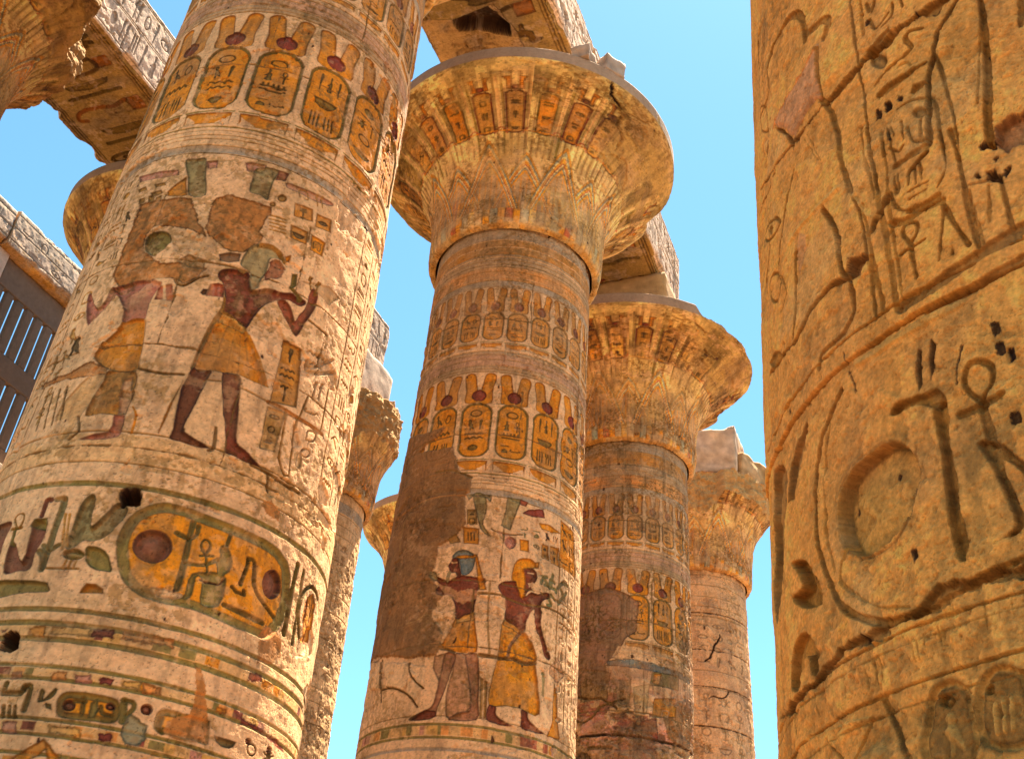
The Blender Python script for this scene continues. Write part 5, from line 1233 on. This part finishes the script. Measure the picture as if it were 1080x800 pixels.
def art_12(cv, h, w_, L):
    side_face(cv, h, w_, L); soffit(cv, h, w_, L)
    q = lambda u, p_: (u+7.6, h+1.42-p_)
    cv.poly([q(-3.0, -1.5), q(-2.75, -.6), q(-2.9, .25), q(-2.2, .45), q(-1.2, .5), q(-.2, .5), q(-.2, -1.5)], 'soff', .05, 0)
    cv.poly([q(-2.75, -.75), q(-2.85, .1), q(-2.3, .38), q(-2.0, .3), q(-2.35, -.3), q(-2.45, -.7)], 'dark', .45, 1)
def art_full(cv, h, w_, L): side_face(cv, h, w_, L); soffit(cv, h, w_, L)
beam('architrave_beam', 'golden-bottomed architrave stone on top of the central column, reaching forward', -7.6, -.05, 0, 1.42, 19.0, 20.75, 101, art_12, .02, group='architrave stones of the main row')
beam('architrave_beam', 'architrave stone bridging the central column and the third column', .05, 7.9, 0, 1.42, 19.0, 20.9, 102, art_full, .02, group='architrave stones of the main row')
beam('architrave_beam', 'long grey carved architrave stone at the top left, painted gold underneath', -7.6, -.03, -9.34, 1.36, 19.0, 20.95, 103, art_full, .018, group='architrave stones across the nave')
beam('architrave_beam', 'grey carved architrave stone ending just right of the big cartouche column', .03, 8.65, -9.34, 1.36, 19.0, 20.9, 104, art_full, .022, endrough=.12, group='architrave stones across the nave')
o_ = rock_block('stone_block', (2.0, 1.6, 1.3), (*row(-8.7, -9.3), 19.7+CAM_H), None, ROWANG, 44, col='mauve', rough=.03)
o_['label'] = 'mauve stone block stub sticking out beside the upper left capital'; o_['category'] = 'stone block'; o_['kind'] = 'thing'

# ---------------------------------------------------------------- clerestory wall with its stone window grille
def clerestory():
    p = -16.2; c = row(0, p); t = thing('clerestory_wall', 'high wall at the left edge with a slotted stone window grille', 'wall', (c[0], c[1], 0), None, 0)
    def local(o): o.location = Vector(o.location)-Vector((c[0], c[1], 0)); o.parent = t
    o = beam('roof_beam', None, .74, 12.0, p-.12, .50, 19.62, 20.85, 201, lambda cv, h, w_, L: (plain_face(cv, h, w_, L), cv.band(h, h+w_, 'ochl')), .022); local(o)
    o = beam('roof_beam', None, -6.0, .70, p-.12, .48, 19.62, 20.75, 202, lambda cv, h, w_, L: (plain_face(cv, h, w_, L), cv.band(h, h+w_, 'ochl')), .03); local(o)
    def box(bm, ua, ub, pa, pb, za, zb):
        vs = []
        for z in (za, zb):
            for uu, pp in ((ua, pa), (ub, pa), (ub, pb), (ua, pb)):
                q = row(uu, pp); vs.append(bm.verts.new((q[0]-c[0], q[1]-c[1], z+CAM_H)))
        f = [(0, 1, 2, 3), (7, 6, 5, 4), (0, 4, 5, 1), (1, 5, 6, 2), (2, 6, 7, 3), (3, 7, 4, 0)]
        for a in f: bm.faces.new([vs[i] for i in a])
    def fin(bm, name, col):
        bmesh.ops.recalc_face_normals(bm, faces=bm.faces[:])
        bmesh.ops.bevel(bm, geom=bm.edges[:], offset=.02, segments=1, affect='EDGES')
        cl = bm.verts.layers.float_color.new('Col')
        from mathutils import noise
        for v in bm.verts:
            k = 1+.25*noise.noise(v.co*.8); v[cl] = (*[float(a)*k for a in PAL[col]], 1)
            v.co += Vector([noise.noise(v.co*2+Vector((s, 0, 0)))*.015 for s in (3, 7, 11)])
        me = bpy.data.meshes.new(name); bm.to_mesh(me); bm.free(); me.materials.append(M_ROCK)
        o = bpy.data.objects.new(name, me); S.collection.objects.link(o); o.parent = t; return o
    d0, d1 = p-.20, p
    def grille(us, n):
        bm = bmesh.new(); pit = .405; sw = .135
        ue = us+n*pit+.27
        for za, zb in ((18.7, 19.60), (16.32, 16.98), (14.0, 14.56)): box(bm, us, ue, d0, d1, za, zb)
        for za, zb in ((16.985, 18.695), (14.565, 16.315)):
            for i in range(n+1):
                a = us+i*pit; box(bm, a, a+pit-sw if i < n else ue, d0+.02, d1-.015, za, zb)
        fin(bm, 'stone_grille', 'grille'); return ue
    ue = grille(1.25, 12)
    bm = bmesh.new(); box(bm, -1.6, 1.18, p-.6, p+.12, 14.0, 19.60); fin(bm, 'pier', 'rock')
    bm = bmesh.new(); box(bm, ue+.02, ue+2.6, p-.6, p+.12, 14.0, 19.60); fin(bm, 'pier', 'rock')
    bm = bmesh.new(); box(bm, -6.0, 12.0, p-1.3, p+.35, 12.4, 13.98); fin(bm, 'lower_beam', 'rock')
    for u_ in (-3.8, 3.9, 11.0):
        q = row(u_, p-.5); qq = (q[0]-c[0], q[1]-c[1])
        bm = bmesh.new(); prof = [(1.45, 0), (1.5, .1), (1.3, .6), (1.38, 3), (1.3, 9.6), (1.42, 10.0), (1.5, 10.6), (1.2, 12.2), (1.2, 12.38)]; N = 40; rings = []
        for r_, z_ in prof: rings.append([bm.verts.new((qq[0]+r_*math.cos(2*pi*i/N), qq[1]+r_*math.sin(2*pi*i/N), z_+(CAM_H if z_ > 1 else 0))) for i in range(N)])
        for a, b in zip(rings[:-1], rings[1:]):
            for i in range(N): bm.faces.new((a[i], a[(i+1) % N], b[(i+1) % N], b[i]))
        bm.faces.new(rings[-1]); cl = bm.verts.layers.float_color.new('Col')
        for v in bm.verts: v[cl] = (.5, .36, .25, 1)
        me = bpy.data.meshes.new('support_column'); bm.to_mesh(me); bm.free(); me.materials.append(M_ROCK)
        for f in me.polygons: f.use_smooth = True
        o = bpy.data.objects.new('support_column', me); S.collection.objects.link(o); o.parent = t
clerestory()

# ---------------------------------------------------------------- the near carved column on the right
def colR():
    c = np.array([2.4205, 3.3246]); t = thing('carved_column', 'unpainted tan carved column at the right edge with a deep cut ankh', 'column', (c[0], c[1], 0))
    cv = Cv(-2.75, .55, .62, 4.9, .0032, 'sand', 71); cv.edge = .006; cv.dk = .65; cv.dm = .66; cv.dome = .28
    cv.C *= .93
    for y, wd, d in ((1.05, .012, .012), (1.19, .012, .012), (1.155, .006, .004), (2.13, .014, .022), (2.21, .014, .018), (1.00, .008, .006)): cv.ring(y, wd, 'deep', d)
    cv.H += .012*sm(cv.Y, 2.125, 2.14)-.0*cv.Y
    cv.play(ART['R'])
    for x in np.arange(-.25, .5, .2): cv.text([(x, 4.6), (x+.18, 4.6), (x+.18, 3.4), (x, 3.4)], 'deep', .018, .17)
    X, Y = cv.X, cv.Y
    # tool marks, wear and crusts
    cv.H += .006*(fbm(X, Y, 2.3, 5, 4)-.5)*2
    k = sm(fbm(X, Y, 5, 15, 5), .56, .66); cv.H -= .006*k; cv.C *= (1-.10*k)[..., None]
    k = sm(fbm(X, Y, 2.0, 25, 4), .5, .62); cv.C += (PAL['pinkR']-cv.C)*(k*.12)[..., None]
    k = sm(fbm(X, Y, 3.1, 35, 5), .6, .7); cv.C += (np.array((.56, .36, .15), np.float32)-cv.C)*(k*.3)[..., None]
    cv.weather(.75, loss=0, pits=45, rough=.004, base='sand', stain=(.50, .27, .07), speck=.5, spall=.005)
    g = fbm(X, Y, 120, 81, 3); cv.C *= (1+.5*(g-.5))[..., None]; k = sm(g, .66, .74)*sm(fbm(X, Y, 4, 82, 3), .35, .6); cv.C *= (1-.35*k)[..., None]; cv.H -= .003*k
    k = sm(fbm(X, Y, 26, 83, 4), .60, .66); cv.H -= .0035*k; cv.C *= (1-.12*k)[..., None]
    cv.H += .0032*(fbm(X, Y, 70, 45, 3)-.5)+.003*(fbm(X, Y, 16, 46, 4)-.5)
    shaft_mesh(t, c, 0, cv, 1.5, .0207, 0, M_NEAR, 11.0, facing(c))
    bm = bmesh.new(); prof = [(1.27, 11.0), (1.42, 11.2), (1.55, 11.8), (1.5, 12.6), (1.3, 13.6), (1.15, 14.2), (1.15, 14.25)]; N = 48; rings = []
    for r_, z_ in prof: rings.append([bm.verts.new((r_*math.cos(2*pi*i/N), r_*math.sin(2*pi*i/N), z_+CAM_H-.003)) for i in range(N)])
    for a, b in zip(rings[:-1], rings[1:]):
        for i in range(N): bm.faces.new((a[i], a[(i+1) % N], b[(i+1) % N], b[i]))
    bm.faces.new(rings[-1]); cl = bm.verts.layers.float_color.new('Col')
    for v in bm.verts: v[cl] = (.55, .36, .18, 1)
    me = bpy.data.meshes.new('bud_capital'); bm.to_mesh(me); bm.free(); me.materials.append(M_ROCK)
    for f in me.polygons: f.use_smooth = True
    o = bpy.data.objects.new('bud_capital', me); S.collection.objects.link(o); o.parent = t
colR()

# ---------------------------------------------------------------- loose stones on the rim of the central capital
for i, (u_, p_, sz, lab) in enumerate((((-2.15, 2.0, (.55, .4, .34), 'small pale stone lying on top of the central capital beside the beam'), (-1.75, 2.4, (.38, .45, .42), 'angular pale stone at the right edge of the central capital top')))):
    q = row(u_, p_); o = rock_block('loose_stone', sz, (q[0], q[1], 17.28+sz[2]/2+CAM_H), None, ROWANG+i, 60+i, col='rock', rough=.04, sub=3)
    o['label'] = lab; o['category'] = 'stone'; o['kind'] = 'thing'; o['group'] = 'loose stones on the central capital'
